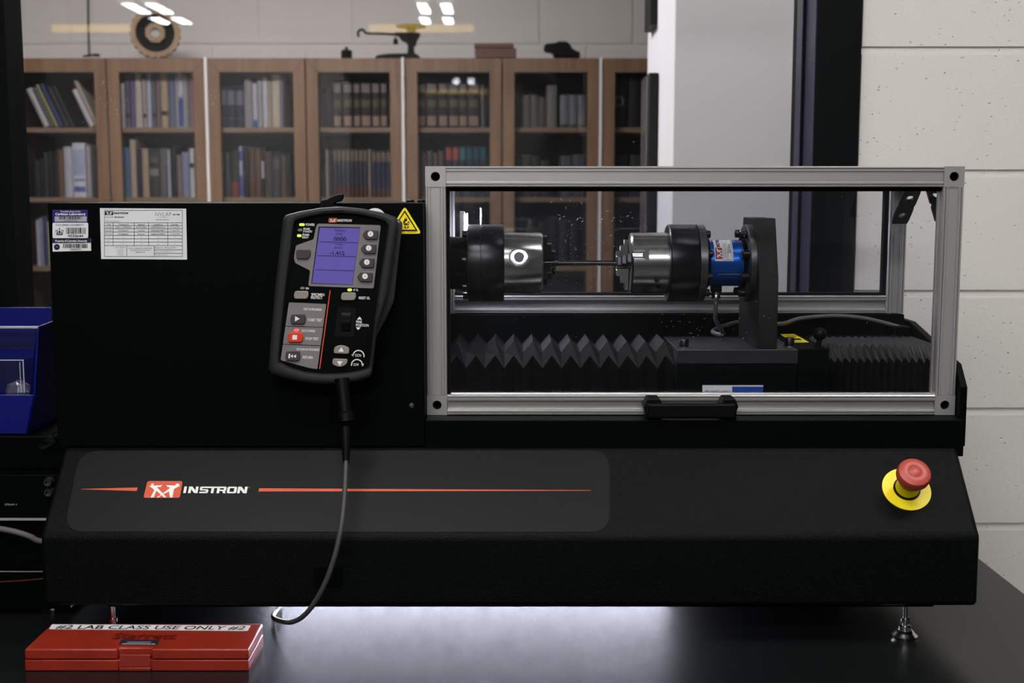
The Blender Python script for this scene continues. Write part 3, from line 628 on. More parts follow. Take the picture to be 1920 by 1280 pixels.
# tray under the guard
TX0 = at(797, 760, 0).x; TX1 = .575; TRZ = 1.1657; RZ = at(960, 588, .262).z
b = B(BLACKP); b.box(TX0, TX1, 0, .292, ZT - .012, TRZ); b.out('tray', m, bevel=.001)
B(BLACKP).box(TX0, TX1, .258, .292, TRZ + .0005, RZ - .0005).out('tray_rear_wall', m, bevel=.001)
ex = .5752
end = [(.02, 1.128), (.02, 1.205), (.045, 1.232), (.235, 1.268), (.292, 1.268), (.292, 1.128)]
B(BLACKP).prism([(ex, y, z) for y, z in end], (.009, 0, 0)).out('tray_end_plate', m, bevel=.001)
B(BLACKP).box(.549, .5745, .22, .2575, 1.23, 1.262).out('cable_bracket', m, bevel=.002)
# drive housing on the left
HX0 = -.578; HZ = at(960, 380.5, 0).z
B(BLACKP).box(HX0, TX0 - .0006, 0, .30, ZT + .0006, HZ).out('drive_housing', m, bevel=.0012)
for px in (772, 792): B(BLACK).lathe((at(px, 378, .12).x, .10, HZ), (0, 0, 1), [(0, .0055), (.003, .005), (.0038, .003)], 16).out('button_screw', m)
hc = at(772, 760, 0); B(STEELD).lathe(hc, (0, -1, 0), [(0, .0035), (.0015, .003), (.002, .001)], 14).out('housing_screw', m)
HS = vert(0)
# stickers
def Z5(x, y): return (80 + x / 6.4, 370 + y / 6.4)
def zr(x0, y0, x1, y1): return [Z5(x0, y0), Z5(x1, y0), Z5(x1, y1), Z5(x0, y1)]
def ztext(b, s, x0, y0, x1, y1, mat=INK, off=.0009, **k):
    (a, c), (d, e) = Z5(x0, y0), Z5(x1, y1); b.text(HS, s, (a + d) / 2, (c + e) / 2, d - a, e - c, mat, off, **k)
def barcode(b, x0, y0, x1, y1, n, seed, off=.0009):
    r = random.Random(seed); ws = [r.choice((1, 1, 2, 3)) for _ in range(2 * n + 1)]; T = sum(ws); x = x0
    for i, w_ in enumerate(ws):
        nx = x + (x1 - x0) * w_ / T
        if i % 2 == 0: b.flat(HS, zr(x, y0, nx, y1), off, INK)
        x = nx
def sticker(name, pts, mat, text): return lab(B(mat).slab(HS, pts, 0.0001, .0005).out(name, m), text)
s1 = sticker('asset_sticker', rounded(zr(118, 148, 541, 298), 1.2), NAVY, 'navy laboratory asset sticker')
b = B(LBLG); b.flat(HS, zr(145, 228, 528, 291), .0007, LBLG)
ztext(b, 'Traceable Asset of the', 210, 158, 455, 178, WHITE); ztext(b, 'Carleton Laboratory', 152, 184, 515, 222, WHITE, bold=.02)
barcode(b, 200, 230, 472, 262, 26, 1); ztext(b, 'CL-000179-EQ', 258, 270, 415, 289); b.out('sticker_print', s1, smooth=0)
s2 = sticker('university_sticker', rounded(zr(118, 303, 546, 488), 3), PAPER, 'white university barcode sticker')
b = B(INK); ztext(b, 'COLUMBIA UNIVERSITY', 160, 318, 498, 342, bold=-.005)
barcode(b, 280, 362, 513, 437, 24, 2); ztext(b, '0232644', 305, 448, 487, 474, bold=.02)
for pts in ([(165, 430), (240, 430), (240, 450), (165, 450)], [(165, 426), (152, 398), (166, 388), (182, 398), (186, 426)], [(240, 426), (252, 398), (238, 388), (222, 398), (218, 426)], [(190, 426), (196, 395), (208, 395), (214, 426)], [(198, 390), (198, 366), (206, 366), (206, 390)], [(190, 380), (190, 374), (214, 374), (214, 380)]):
    b.flat(HS, [Z5(*p) for p in pts], .0009, INK)
for pts in ([(172, 436), (232, 436), (232, 440), (172, 440)], [(166, 418), (160, 402), (167, 396), (176, 404), (179, 420)], [(238, 418), (244, 402), (237, 396), (228, 404), (225, 420)]): b.flat(HS, [Z5(*p) for p in pts], .0011, PAPER)
b.out('sticker_print', s2, smooth=0)
s3 = sticker('property_sticker', rounded([Z5(116, 494), Z5(577, 488), Z5(582, 640), Z5(120, 650)], 1), PAPER, 'navy and white property sticker')
b = B(NAVYD); b.flat(HS, [Z5(116, 494), Z5(577, 488), Z5(577, 545), Z5(117, 549)], .0007, NAVYD); ztext(b, 'Property of Columbia University', 152, 508, 532, 542, WHITE, .0009, bold=.015)
b.flat(HS, circ(*Z5(170, 595), 5.6), .0007, NAVYD); b.flat(HS, [Z5(156, 586), Z5(186, 586), Z5(186, 590), Z5(156, 590)], .0009, INKG); b.flat(HS, [Z5(162, 596), Z5(180, 596), Z5(180, 600), Z5(162, 600)], .0009, INKG)
barcode(b, 245, 555, 537, 606, 26, 3); ztext(b, '0400232', 330, 613, 458, 635); b.out('sticker_print', s3, smooth=0)
s4 = sticker('calibration_label', [Z5(686, 128), Z5(1721, 135), Z5(1733, 746), Z5(702, 738)], PAPER, 'large white calibration label with a printed table')
b = B(INK); wd = 5
def hl(x0, x1, y): b.flat(HS, zr(x0, y - wd / 2, x1, y + wd / 2), .0007, INK)
def vl(x, y0, y1): b.flat(HS, zr(x - wd / 2, y0, x + wd / 2, y1), .0007, INK)
hl(740, 1678, 155); hl(745, 1682, 708); vl(742, 155, 708); vl(1677, 155, 708)
for y in (304, 338, 375, 415, 455, 495, 535): hl(742, 1677, y)
hl(742, 1677, 578)
for x in (845, 1098, 1270, 1502): vl(x, 304, 578)
vl(1010, 578, 708); vl(1338, 578, 708); hl(1338, 1677, 628); hl(1338, 1677, 670)
b.flat(HS, zr(748, 165, 846, 213), .0007, INK)
logo(b, HS, lambda u, v: Z5(750 + 94 * u, 163 + 52 * v), .0009, PAPER)
wordmark(b, lambda u, v: Z5(850 + 178 * u, 178 + 22 * v), HS, .0007, INK); ztext(b, 'System ID:', 750, 228, 850, 246); ztext(b, 'MT2025647', 864, 228, 980, 246, bold=.02)
ztext(b, 'FRS Contractor No', 760, 280, 918, 292); ztext(b, 'NVLAP', 1352, 178, 1545, 222, INKG, bold=-.012); ztext(b, 'accredited', 1395, 232, 1495, 242, INKG); ztext(b, 'NVLAP LAB CODE 200301-0', 1355, 262, 1522, 273); ztext(b, 'ISO 17025', 1565, 196, 1645, 214, bold=.03)
for i, row in enumerate((('Type', 'Transducer ID', 'Standard', 'Certificate No', 'Due Date'), ('Torsion', '2200-11-US4902404', 'ASTM E2624', '445053520190713', '31 Aug 2026'), ('Rotn Enc', 'MT2025647', 'Instron', '445053520190814', '31 Aug 2026'), ('Rot Spd', 'MT2025647', 'Instron', '445053520190815', '31 Aug 2026'))):
    y = (316, 348, 388, 430)[i]
    for (xa_, xb_), s_t in zip(((756, 832), (875, 1065), (1120, 1245), (1298, 1468), (1528, 1645)), row):
        k = .5 if i == 0 else 1.0; xm = (xa_ + xb_) / 2; hw = (xb_ - xa_) / 2 * (.65 if i == 0 or (len(s_t) < 10 and xb_ - xa_ > 120) else 1)
        ztext(b, s_t, xm - hw, y, xm + hw, y + 18)
for y in (474, 514, 555):
    for x in (790, 970, 1185, 1385, 1588): b.flat(HS, zr(x - 11, y, x + 11, y + 3), .0007, INKG)
for y, t_ in ((592, 'Scan code for'), (622, 'history,'), (648, 'status,'), (674, 'Contact')): ztext(b, t_, 895 if y > 600 else 872, y, 970 if y > 600 else 992, y + 16, INKG)
ztext(b, 'Instron Calibration Laboratory', 1028, 600, 1315, 618); ztext(b, '825 University Avenue, Norwood, MA', 1052, 626, 1292, 642); ztext(b, '02062-2643 USA', 1118, 650, 1228, 664)
ztext(b, 'Printed on: 28 Aug 2025', 1342, 595, 1595, 614); ztext(b, 'service_requests@instron.com', 1345, 640, 1585, 656, INKG); ztext(b, 'Tel: +800 473 7838', 1345, 682, 1498, 697, INKG)
b.out('label_print', s4, smooth=0)
tri = rounded([(759, 386.5), (790.5, 437.8), (726, 438.6)], 7, 6)
s5 = lab(B(YEL).slab(HS, tri, .0001, .0006).out('warning_triangle', m), 'yellow triangular hand hazard sticker')
b = B(INK)
b.flat(HS, [(759, 393.8), (783.5, 433.2), (733.5, 433.6)], .0008, INK); b.flat(HS, [(758.8, 398.6), (779, 430.3), (738, 430.6)], .001, YEL)
def Z3(x, y): return (730 + x / 21.33, 385 + y / 21.33)
for pts in ([(600, 560), (650, 480), (690, 480), (712, 560), (712, 620), (640, 640), (590, 720), (545, 690)], [(560, 700), (640, 680), (690, 690), (760, 640), (800, 640), (805, 730), (760, 790), (690, 800), (620, 790), (570, 760)], [(600, 830), (780, 830), (770, 900), (690, 930), (610, 900)]): b.flat(HS, [Z3(*p) for p in pts], .0012, INK)
for pts in ([(640, 690), (700, 640), (730, 690), (690, 720)], [(700, 760), (760, 700), (790, 690), (770, 740)], [(590, 710), (640, 720), (630, 745)], [(660, 800), (715, 800), (715, 900), (660, 900)], [(640, 510), (690, 505), (690, 530), (640, 535)]): b.flat(HS, [Z3(*p) for p in pts], .0014, YEL)
b.text(HS, 'BL-5034', *Z3(905, 1065), 16, 1.9, INK, .0008); b.out('sticker_print', s5, smooth=0)
lab(B(WHITE).slab(HS, circ(703, 409, 20, 19), .0001, .0006).out('round_sticker', m), 'white round sticker half hidden by the handset')

# bellows over the rail, left of the carriage
def bellows(name, xs, kinds, yb, zt, q=1.0):
    b = B(BELLOW); loops = []
    for px, k in zip(xs, kinds):
        if k == 'A': prof = [(yb, zt), (.110 + .018 * q, zt), (.101 + .009 * q, zt - .0175), (.101 + .009 * q, TRZ + .001)]
        else: prof = [(yb, zt - .014 * q), (.110 + .006 * q, zt - .014 * q), (.101 - .009 * q, zt - .0175 - .015 * q), (.101 - .009 * q, TRZ + .001)]
        y_ = prof[1][0]; X = px
        loops.append([(X, y, z) for y, z in prof])
    b.ring(loops, None, False, (False, False)); return b.out(name, m, smooth=0)
ZA = at(1000, 639, .128).z
def bx(px): return (px - 960) / F * (.112 - CY) * 1.0
ups = [854, 892, 926, 954, 989.5, 1025, 1058, 1089, 1127, 1162, 1197, 1240]
lows = [846, 868, 901, 935, 970.6, 1006, 1044, 1085, 1124, 1160, 1199, 1240, 1264]
xs, ks = [], []
nper = 12; xa, xb = bx(838), bx(1268)
for i in range(2 * nper + 1): xs.append(xa + (xb - xa) * i / (2 * nper)); ks.append('B' if i % 2 == 0 else 'A')
lab(bellows('way_bellows', xs, ks, .218, ZA), 'open zigzag bellows left of the carriage')
xs, ks = [], []
xa, xb = bx(1552), .5735
for i in range(31): xs.append(xa + (xb - xa) * i / 30); ks.append('B' if i % 2 == 0 else 'A')
lab(bellows('way_bellows', xs, ks, .235, ZA - .002, .45), 'compressed bellows right of the carriage')

# drive chuck on the left
AX = at(1000, 493, .14); AY, AZ = .14, AX.z; ks_ = (AY - CY) / (F * math.cos(PITCH) ** 0) * 1.0
KS = (at(1001, 493, .14) - at(1000, 493, .14)).x         # metres per pixel on the chuck axis
def cx(px): return (px - 960) * KS
def axlathe(b, prof, n=64, mat=None, caps=(True, True)): return b.lathe((0, AY, AZ), (1, 0, 0), [(cx(p), r * KS) for p, r in prof], n, mat, caps)
sp_ = axlathe(B(BLACKP), [(797, 49), (876, 49), (877, 48)]).out('spindle_flange', m)
ch = axlathe(B(OXIDE), [(877, 60), (878, 71), (880, 72), (901.5, 72), (902, 69), (904, 69), (904.5, 72), (943, 72), (945, 70.5), (945, 50)]).out('drive_chuck', m)
lab(ch, 'left three-jaw chuck with key socket')
axlathe(B(STEEL), [(945.2, 55), (946, 57), (1013, 57), (1017, 54), (1017, 12)]).out('chuck_body', ch)
def jaw(name, parent, x0, sgn, ang, mat):
    st = [(0, 8), (24, 8), (24, 23), (16.5, 23), (16.5, 37), (8, 37), (8, 52), (0, 52)]
    b = B(mat); u = Vector((0, -math.cos(ang), math.sin(ang))); v = Vector((1, 0, 0)).cross(u); w_ = 8.5 * KS
    b.prism([Vector((cx(x0 + sgn * (a + .4)), AY, AZ)) + u * (r * KS) - v * w_ for a, r in st], v * (2 * w_)); return b.out(name, parent, bevel=.0008)
for k in range(3): jaw('jaw', ch, 1017, 1, math.radians(-38 + 120 * k), OXIDE)
ang = math.asin(13 / 57); u = Vector((0, -math.cos(ang), math.sin(ang))); kc = Vector((cx(973), AY, AZ)) + u * (56.2 * KS)
b = B(OXIDE); b.lathe(kc, u, [(0, 19 * KS), (1.0 * KS, 19 * KS), (1.2 * KS, 16 * KS)], 32); kr = b.out('key_socket', ch)
bk = B(CHROME); 
uu = u.orthogonal().normalized(); vv = u.cross(uu)
bk.ring([[kc + u * (h * KS) + (uu * math.cos(2 * PI * k / 32) + vv * math.sin(2 * PI * k / 32)) * r * KS for k in range(32)] for r, h in ((15.5, .8), (15.5, 2.0), (10, 2.6), (9, 2.4), (9, 1.3))], None, True, (False, False)); bk.out('socket_ring', ch)
def bolt_ring(parent, name, x0, x1, R, rb, angs, mat=OXIDE):
    for a in angs:
        u = Vector((0, -math.cos(a), math.sin(a))); p = Vector((0, AY, AZ)) + u * (R * KS)
        b = B(mat); b.lathe((cx(x0), p.y, p.z), (cx(x1) - cx(x0), 0, 0), [(0, rb * KS), (abs(cx(x1) - cx(x0)) * .9, rb * KS), (abs(cx(x1) - cx(x0)), rb * .85 * KS), (abs(cx(x1) - cx(x0)), rb * .5 * KS), (abs(cx(x1) - cx(x0)) * .6, rb * .45 * KS)], 14); b.out(name, parent)
bolt_ring(ch, 'bolt', 876.5, 868, 62, 6.5, [math.radians(a) for a in (62, 8, -42, -90, 120)])

# ------------------------------------------------------------------ specimen held between the chucks
RODM = M('dark_steel_rod', (0.07, 0.06, 0.06), .28, metal=1.0, linear=True)
b = B(RODM); axlathe(b, [(1017.8, 7.4), (1036, 7.4), (1040, 6.8), (1044, 5.4), (1050, 4.9), (1150, 4.9), (1156, 5.4), (1160, 6.6), (1165, 7.4), (1179.5, 7.4)], 24)
tag(b.out('test_specimen'), 'thin dark steel rod held between the two chucks', 'rod')

# ------------------------------------------------------------------ tailstock carriage with load cell and chuck
PZ = at(1270, 655, .07).z; PX = at(1270, 655, .07).x; PX2 = at(1497, 655, .07).x; PX3 = at(1556, 655, .07).x
c = thing('tailstock_carriage', ((PX + PX2) / 2, .14, TRZ), 'sliding carriage with bracket, blue load cell and right-hand chuck inside the guard', 'carriage')
PB = .225; zl = at(1300, 682, .07).z
B(OXIDE2).box(PX, PX2, .07, PB, zl, PZ).out('top_plate', c, bevel=.001)
B(BLACKP).box(PX - .001, PX2 - .001, .0715, PB, TRZ + .0006, zl - .0004).out('carriage_body', c, bevel=.001)
B(BLACKP).box(PX2 + .0006, PX3, .0725, PB, TRZ + .0006, PZ + .0005).out('clamp_block', c, bevel=.001)
# knob, bolts
kb = at(1537, 626, .10); B(BLACK).lathe((kb.x, .10, kb.z - .0085), (0, 0, 1), [(0, .003)] + [(.0085 - .0085 * math.cos(PI * k / 12), .0087 * math.sin(PI * k / 12) + .0005) for k in range(1, 12)] + [(.017, .0006)], 20).out('ball_knob', c)
B(BLACK).cyl((kb.x - .002, .10, PZ), (kb.x, .10, kb.z - .007), .0035, 12).out('knob_stem', c)
for px, py in ((1282, 652), (1252, 624), (1480, 650)):
    p = atz(px, py, PZ); b = B(CHROME); b.lathe((p.x, p.y, PZ + .0001), (0, 0, 1), [(0, .0085), (.0015, .0085), (.0018, .006)], 24); wsh = b.out('washer', c)
    if py > 630 : 
        b = B(OXIDE); b.lathe((p.x, p.y, PZ + .0018), (0, 0, 1), [(0, .0066), (.010, .0066), (.0108, .006), (.0108, .0035), (.006, .003)], 20); b.out('cap_bolt', c)
TP = Surf((0, 0, PZ), (0, 0, 1))
yl = lab(B(YEL).slab(TP, [(1463, 626), (1489, 625.5), (1517, 641.5), (1487, 642.5)], .0001, .0006).out('warning_label', c), 'small yellow warning label')
b = B(INK); b.text(TP, 'WARNING', 1483, 630.2, 20, 3, INK, .0009, rot=.1); b.flat(TP, [(1484, 634), (1500, 634), (1504, 637), (1488, 637)], .0009, INK); b.out('label_print', yl, smooth=0)
# maker sticker on the carriage front
CF = vert(.0715)
st = lab(B(PAPER).slab(CF, rect(1317, 722, 1431, 752), .0001, .0005).out('maker_sticker', c), 'white and blue sticker half hidden by the rail')
b = B(M('deep_blue_print', (6, 58, 140), .45)); b.flat(CF, rect(1372.8, 724.6, 1431, 752), .0007); b.text(CF, 'SERVOMECHANICAL', 1346, 735.8, 50, 8, M('blue_ink', (50, 76, 120), .5), .0007, bold=.03); b.out('sticker_print', st, smooth=0)
# angle bracket
yf, ytp, yb_ = .075, .104, .215
zb1 = at(1440, 524, yf).z; ztp = at(1440, 409, ytp).z
bx0, bx1 = at(1423, 525, yf).x, at(1460, 525, yf).x
br = [(yf, PZ + .0002), (yf, zb1), (ytp, ztp), (yb_ - .02, ztp), (yb_, zb1), (yb_, PZ + .0002)]
BRM = M('bracket_paint', (0.0055, 0.0055, 0.006), .42, spec=.2, linear=True, bump=.5, bscale=700)
B(BRM).prism([(bx0, y, z) for y, z in br], (bx1 - bx0, 0, 0)).out('angle_bracket', c, bevel=.001)
bxp = 960 + bx0 / KS                                     # bracket's left face in axis pixels
lc = axlathe(B(BLUEA), [(1321, 40), (1321, 43), (1393, 43), (1393, 40)], 48).out('load_cell', c); lab(lc, 'blue anodised load cell between two flanges')
axlathe(B(BLACKP), [(1318.5, 47), (1326, 47), (1327, 43.5)], 48).out('load_cell_flange', c); axlathe(B(BLACKP), [(1387, 43.5), (1388, 47), (1393.8, 47)], 48).out('load_cell_flange', c)
axlathe(B(STEELD), [(1303.5, 60), (1304, 72), (1317, 72), (1318, 70.5), (1318, 30)]).out('front_flange', c)
axlathe(B(STEELD), [(1394, 30), (1394, 70), (1395.5, 72), (1409, 72), (1410, 71)]).out('rear_flange', c)
axlathe(B(OXIDE), [(1410.2, 66), (bxp - .3, 66)]).out('spacer_disc', c)
A6 = [math.radians(a) for a in (68, 20, -22, -68, 112, 155, -112, -155)]
bolt_ring(c, 'cap_bolt', 1318.3, 1327.5, 58.5, 7.2, A6); bolt_ring(c, 'cap_bolt', 1393.7, 1381, 58.5, 7.6, A6)
def cylS(px, py, off=0):                                 # a point on the load cell's skin
    R = 43 * KS + off; s_n = max(-.999, min(.999, (493 - py) / 46.0)); a = math.asin(s_n)
    return Vector((cx(px), AY - R * math.cos(a), AZ + R * math.sin(a)))
class CS: pass
def patch(b, x0, x1, y0, y1, off, mat, nseg=8):
    b.ring([[cylS(x0, y0 + (y1 - y0) * k / nseg, off), cylS(x1, y0 + (y1 - y0) * k / nseg, off)] for k in range(nseg + 1)], mat, False, (False, False))
b = B(PAPER); patch(b, 1333.5, 1367.5, 486.5, 447.5, .0003, PAPER, 14); lbp = b.out('load_cell_label', lc); lab(lbp, 'white curved label with maroon logo')
b = B(MAROON); patch(b, 1335, 1347.5, 483, 461.5, .0006, MAROON)
for poly in LOGO: b.face([cylS(1335 + 12.5 * v, 483 - 21.5 * u, .0009) for u, v in poly], WHITE)
S6 = lambda px, py, off: cylS(px, py, off)
b.text(S6, 'INSTRON', 1341.5, 451, 18, 7, INK, .0006, rot=-PI / 2, bold=.03)
for x in (1349, 1357, 1365): patch(b, x, x + .5, 484.5, 449, .0006, INK)
patch(b, 1349, 1365.5, 485, 484.3, .0006, INK)
b.text(S6, '2527-303 S/N 19270', 1353, 467, 28, 3.4, INK, .0006, rot=-PI / 2); b.text(S6, '225 N-m', 1361, 463, 16, 4.6, INK, .0006, rot=-PI / 2, bold=.02); b.out('label_print', lbp, smooth=0)
b = B(LBLG); patch(b, 1340, 1390, 512, 513, .0003, LBLG, 2); b.out('scribe_line', lc)
# connector and cable
kz = AZ - 41 * KS; kx_ = cx(1343.5)
B(BLACK).box(kx_ - 9.5 * KS, kx_ + 9.5 * KS, AY - 10 * KS, AY + 10 * KS, kz - 13 * KS, kz).out('connector_block', c, bevel=.0008)
B(CHROME).lathe((kx_, AY, kz - 13.2 * KS), (0, 0, -1), [(0, 8.5 * KS), (4 * KS, 8.5 * KS), (5 * KS, 7 * KS), (6.5 * KS, 8 * KS), (12 * KS, 8 * KS), (14 * KS, 5.5 * KS), (15 * KS, 5 * KS)], 20).out('cable_gland', c)
b = B(CABLE); p0 = Vector((kx_, AY, kz - 28 * KS))
b.tube([p0 + Vector((0, 0, .002)), p0 + Vector((0, .001, -.016)), p0 + Vector((.003, .012, -.030)), Vector((p0.x + .018, AY + .04, PZ + .008)), Vector((.29, .226, PZ + .008)), Vector((.335, .24, PZ + .02)), at(1462, 607, .236), at(1500, 597, .236), at(1560, 592, .238), at(1610, 595, .238), at(1650, 603, .238), at(1682, 612, .236), at(1706, 620, .236), Vector((.566, .236, 1.236)), Vector((.566, .2365, 1.228))], .0031, 10); lab(b.out('load_cell_cable', c), 'grey cable arching behind the bracket')
# right chuck
rc = axlathe(B(OXIDE), [(1250, 40), (1250, 70), (1252, 72), (1301, 72), (1303, 70.5), (1303.3, 60)]).out('tailstock_chuck', c); lab(rc, 'right three-jaw chuck')
axlathe(B(STEEL), [(1180, 12), (1180, 54), (1183, 57), (1249.6, 57)]).out('chuck_body', rc)
for k in range(3): jaw('jaw', rc, 1180, -1, math.radians(14 + 120 * k), STEEL if k else OXIDE)
ang = math.radians(18); u = Vector((0, -math.cos(ang), math.sin(ang))); v = Vector((0, math.sin(ang), math.cos(ang)))
b = B(OXIDE)
for x0_, x1_, hh in ((1181, 1205, 6), (1203.5, 1211, 9.5)):
    pts = [Vector((cx(x), AY, AZ)) + u * (57.4 * KS) + v * (q * KS) for x, q in ((x0_, -hh), (x1_, -hh), (x1_, hh), (x0_, hh))]
    b.prism(pts, -u * (4 * KS))
tj = b.out('jaw_slot', rc)
b = B(STEEL); b.prism([Vector((cx(x), AY, AZ)) + u * (57.9 * KS) + v * (q * KS) for x, q in ((1180.5, -4), (1200, -4), (1200, 4), (1180.5, 4))], -u * (4 * KS)); b.out('jaw_slide', rc, bevel=.0005)
for (px, py) in ((1227, 522), (1231, 534)):
    a2 = math.asin(max(-1, (493 - py) / 57)); u2 = Vector((0, -math.cos(a2), math.sin(a2))); b = B(OXIDE); b.lathe(Vector((cx(px), AY, AZ)) + u2 * (56.6 * KS), u2, [(0, 5 * KS), (1 * KS, 5 * KS), (1 * KS, 3 * KS)], 14); b.out('set_screw', rc)

# ------------------------------------------------------------------ guard frame over the chucks
GYF = .035; PW = .026
gx0 = at(797, 311, GYF).x; gx1 = at(1809.5, 311, GYF).x; gz0 = TRZ + .0006; gz1 = at(960, 311.5, GYF).z
gd = thing('safety_guard', ((gx0 + gx1) / 2, GYF, gz0), 'aluminium profile guard with clear panels around the chucks', 'machine guard')
GRY = .26                                                # front of the rear frame
def profile(w_, ds):
    side = [(-.5, .46), (-.46, .5), (-.41, .5), (-.40, .42), (-.37, .42), (-.355, .5), (-.27, .5), (-.245, .44), (-.20, .44), (-.19, .5 - ds), (.19, .5 - ds), (.20, .44), (.245, .44), (.27, .5), (.355, .5), (.37, .42), (.40, .42), (.41, .5), (.46, .5), (.5, .46)]
    pts = []
    for q in range(4):
        ca, sa = math.cos(-q * PI / 2), math.sin(-q * PI / 2)
        pts += [((x * ca - y * sa) * w_, (x * sa + y * ca) * w_) for x, y in side[:-1]]
    return pts
def rail(name, p0, p1, ds=.04, mat=ALU):
    p0, p1 = Vector(p0), Vector(p1); d = (p1 - p0).normalized()
    u = Vector((0, -1, 0)) if abs(d.y) < .5 else Vector((1, 0, 0)); v = d.cross(u)
    b = B(mat); b.prism([p0 + u * y + v * x for x, y in profile(PW, ds)], p1 - p0); return b.out(name, gd, smooth=0)
h = PW / 2
yc, yr = GYF + h, GRY + h
rz0 = RZ; rz1 = RZ + PW
X0, X1, Z0, Z1 = gx0 + h, gx1 - h, gz0 + h, gz1 - h
rail('front_top_rail', (X0 + h + .0003, yc, Z1), (X1 - h - .0003, yc, Z1), .05)
rail('front_bottom_rail', (X0 + h + .0003, yc, Z0), (X1 - h - .0003, yc, Z0), .22)
rail('front_post', (X0, yc, Z0 + h + .0003), (X0, yc, Z1 - h - .0003), .05); rail('front_post', (X1, yc, Z0 + h + .0003), (X1, yc, Z1 - h - .0003), .05)
rail('rear_top_rail', (X0 + h + .0003, yr, Z1), (X1 - h - .0003, yr, Z1), .05)
rail('rear_bottom_rail', (X0 + h + .0003, yr, rz0 + h + .0006), (X1 - h - .0003, yr, rz0 + h + .0006), .22)
rail('rear_post', (X0, yr, rz0 + .0006), (X0, yr, Z1 - h - .0003), .22); rail('rear_post', (X1, yr, rz0 + .0006), (X1, yr, Z1 - h - .0003), .22)
rail('side_rail', (X0, GYF + PW + .0003, Z1), (X0, GRY - .0003, Z1), .05); rail('side_rail', (X1, GYF + PW + .0003, Z1), (X1, GRY - .0003, Z1), .05)
HOLE = M('dark_hole', (0.003, 0.0035, 0.0035), .7, spec=.1, linear=True)
def cube(x, y, z, hole=True):
    b = B(ALU, HOLE); n = 32; e = PW / 2; R = .0059
    ci = [(math.cos(2 * PI * k / n), math.sin(2 * PI * k / n)) for k in range(n)]
    sq = [(cx_ / max(abs(cx_), abs(cz_)) * e, cz_ / max(abs(cx_), abs(cz_)) * e) for cx_, cz_ in ci]
    loops = [[(x + a, y + e, z + b_) for a, b_ in sq], [(x + a, y - e, z + b_) for a, b_ in sq], [(x + a * R, y - e, z + b_ * R) for a, b_ in ci], [(x + a * R, y - e + .003, z + b_ * R) for a, b_ in ci]]
    b.ring(loops, ALU, True, (True, False))
    b.ring([[(x + a * R, y - e + .003, z + b_ * R) for a, b_ in ci], [(x + a * R * .8, y - e + .0032, z + b_ * R * .8) for a, b_ in ci], [(x + a * R * .8, y - e + .016, z + b_ * R * .8) for a, b_ in ci]], HOLE, True, (False, True))
    return b.out('corner_cube', gd, smooth=30)
for x in (X0, X1):
    cube(x, yc, Z0); cube(x, yc, Z1); cube(x, yr, Z1)
B(ACR).box(X0 + h, X1 - h, yc + .004, yc + .007, Z0 + h, Z1 - h).out('front_pane', gd, smooth=0)
B(ACR).box(X0 + h, X1 - h, yr - .002, yr + .001, rz1 + .001, Z1 - h).out('rear_pane', gd, smooth=0)
B(ACR).box(X0 + h, X1 - h, GYF + PW + .001, GRY - .001, Z1 + .004, Z1 + .007).out('top_pane', gd, smooth=0)
sl = B(SEAL); sl.box(X0 + h, X1 - h, yc + .001, yc + .0095, Z1 - h - .0055, Z1 - h).box(X0 + h, X0 + h + .004, yc + .001, yc + .0095, Z0 + h + .0, Z1 - h - .0055); sl.out('front_seal', gd)
sl = B(SEAL); sl.box(X0 + h, X1 - h, yr - .009, yr + .003, rz1 + .0008, rz1 + .0048).box(X1 - h - .006, X1 - h, yr - .009, yr + .003, rz1 + .0048, Z1 - h).box(X0 + h, X1 - h, yr - .009, yr + .003, Z1 - h - .005, Z1 - h); sl.out('rear_seal', gd)
def brace(y0, z0, y1, z1):                               # plate with two round holes, slanting from post to side rail
    b = B(OXIDE2, HOLE); e = Vector((0, y1 - y0, z1 - z0)); L = e.length; e.normalize(); nrm = Vector((0, -e.z, e.y)); 
    if nrm.y > 0: nrm = -nrm
    o0 = Vector((X1, y0, z0)); t_ = .0035; n = 24; R = .0055; hw = PW / 2 - .001
    half = L / 2
    for s_ in (0, 1):
        c0 = o0 + e * (half * (s_ + .5)); ci = [(math.cos(2 * PI * k / n), math.sin(2 * PI * k / n)) for k in range(n)]
        def sqp(a, b_):
            m_ = max(abs(a) / hw, abs(b_) / (half / 2)); return a / m_, b_ / m_
        sq = [sqp(a, b_) for a, b_ in ci]
        P = lambda a, b_, d: c0 + Vector((1, 0, 0)) * a + e * b_ + nrm * d
        b.ring([[P(a, b_, 0) for a, b_ in sq], [P(a, b_, t_) for a, b_ in sq], [P(a * R, b_ * R, t_) for a, b_ in ci], [P(a * R, b_ * R, 0) for a, b_ in ci], [P(a, b_, 0) for a, b_ in sq]], None, True, (False, False))
    return b.out('corner_brace', gd, smooth=30)
zt_ = Z1 - h - .0005
brace(GRY - .004, at(1690, 416, .258).z, GRY - .062, zt_)
brace(GYF + PW + .004, at(1745, 418, .064).z, GYF + PW + .05, zt_)
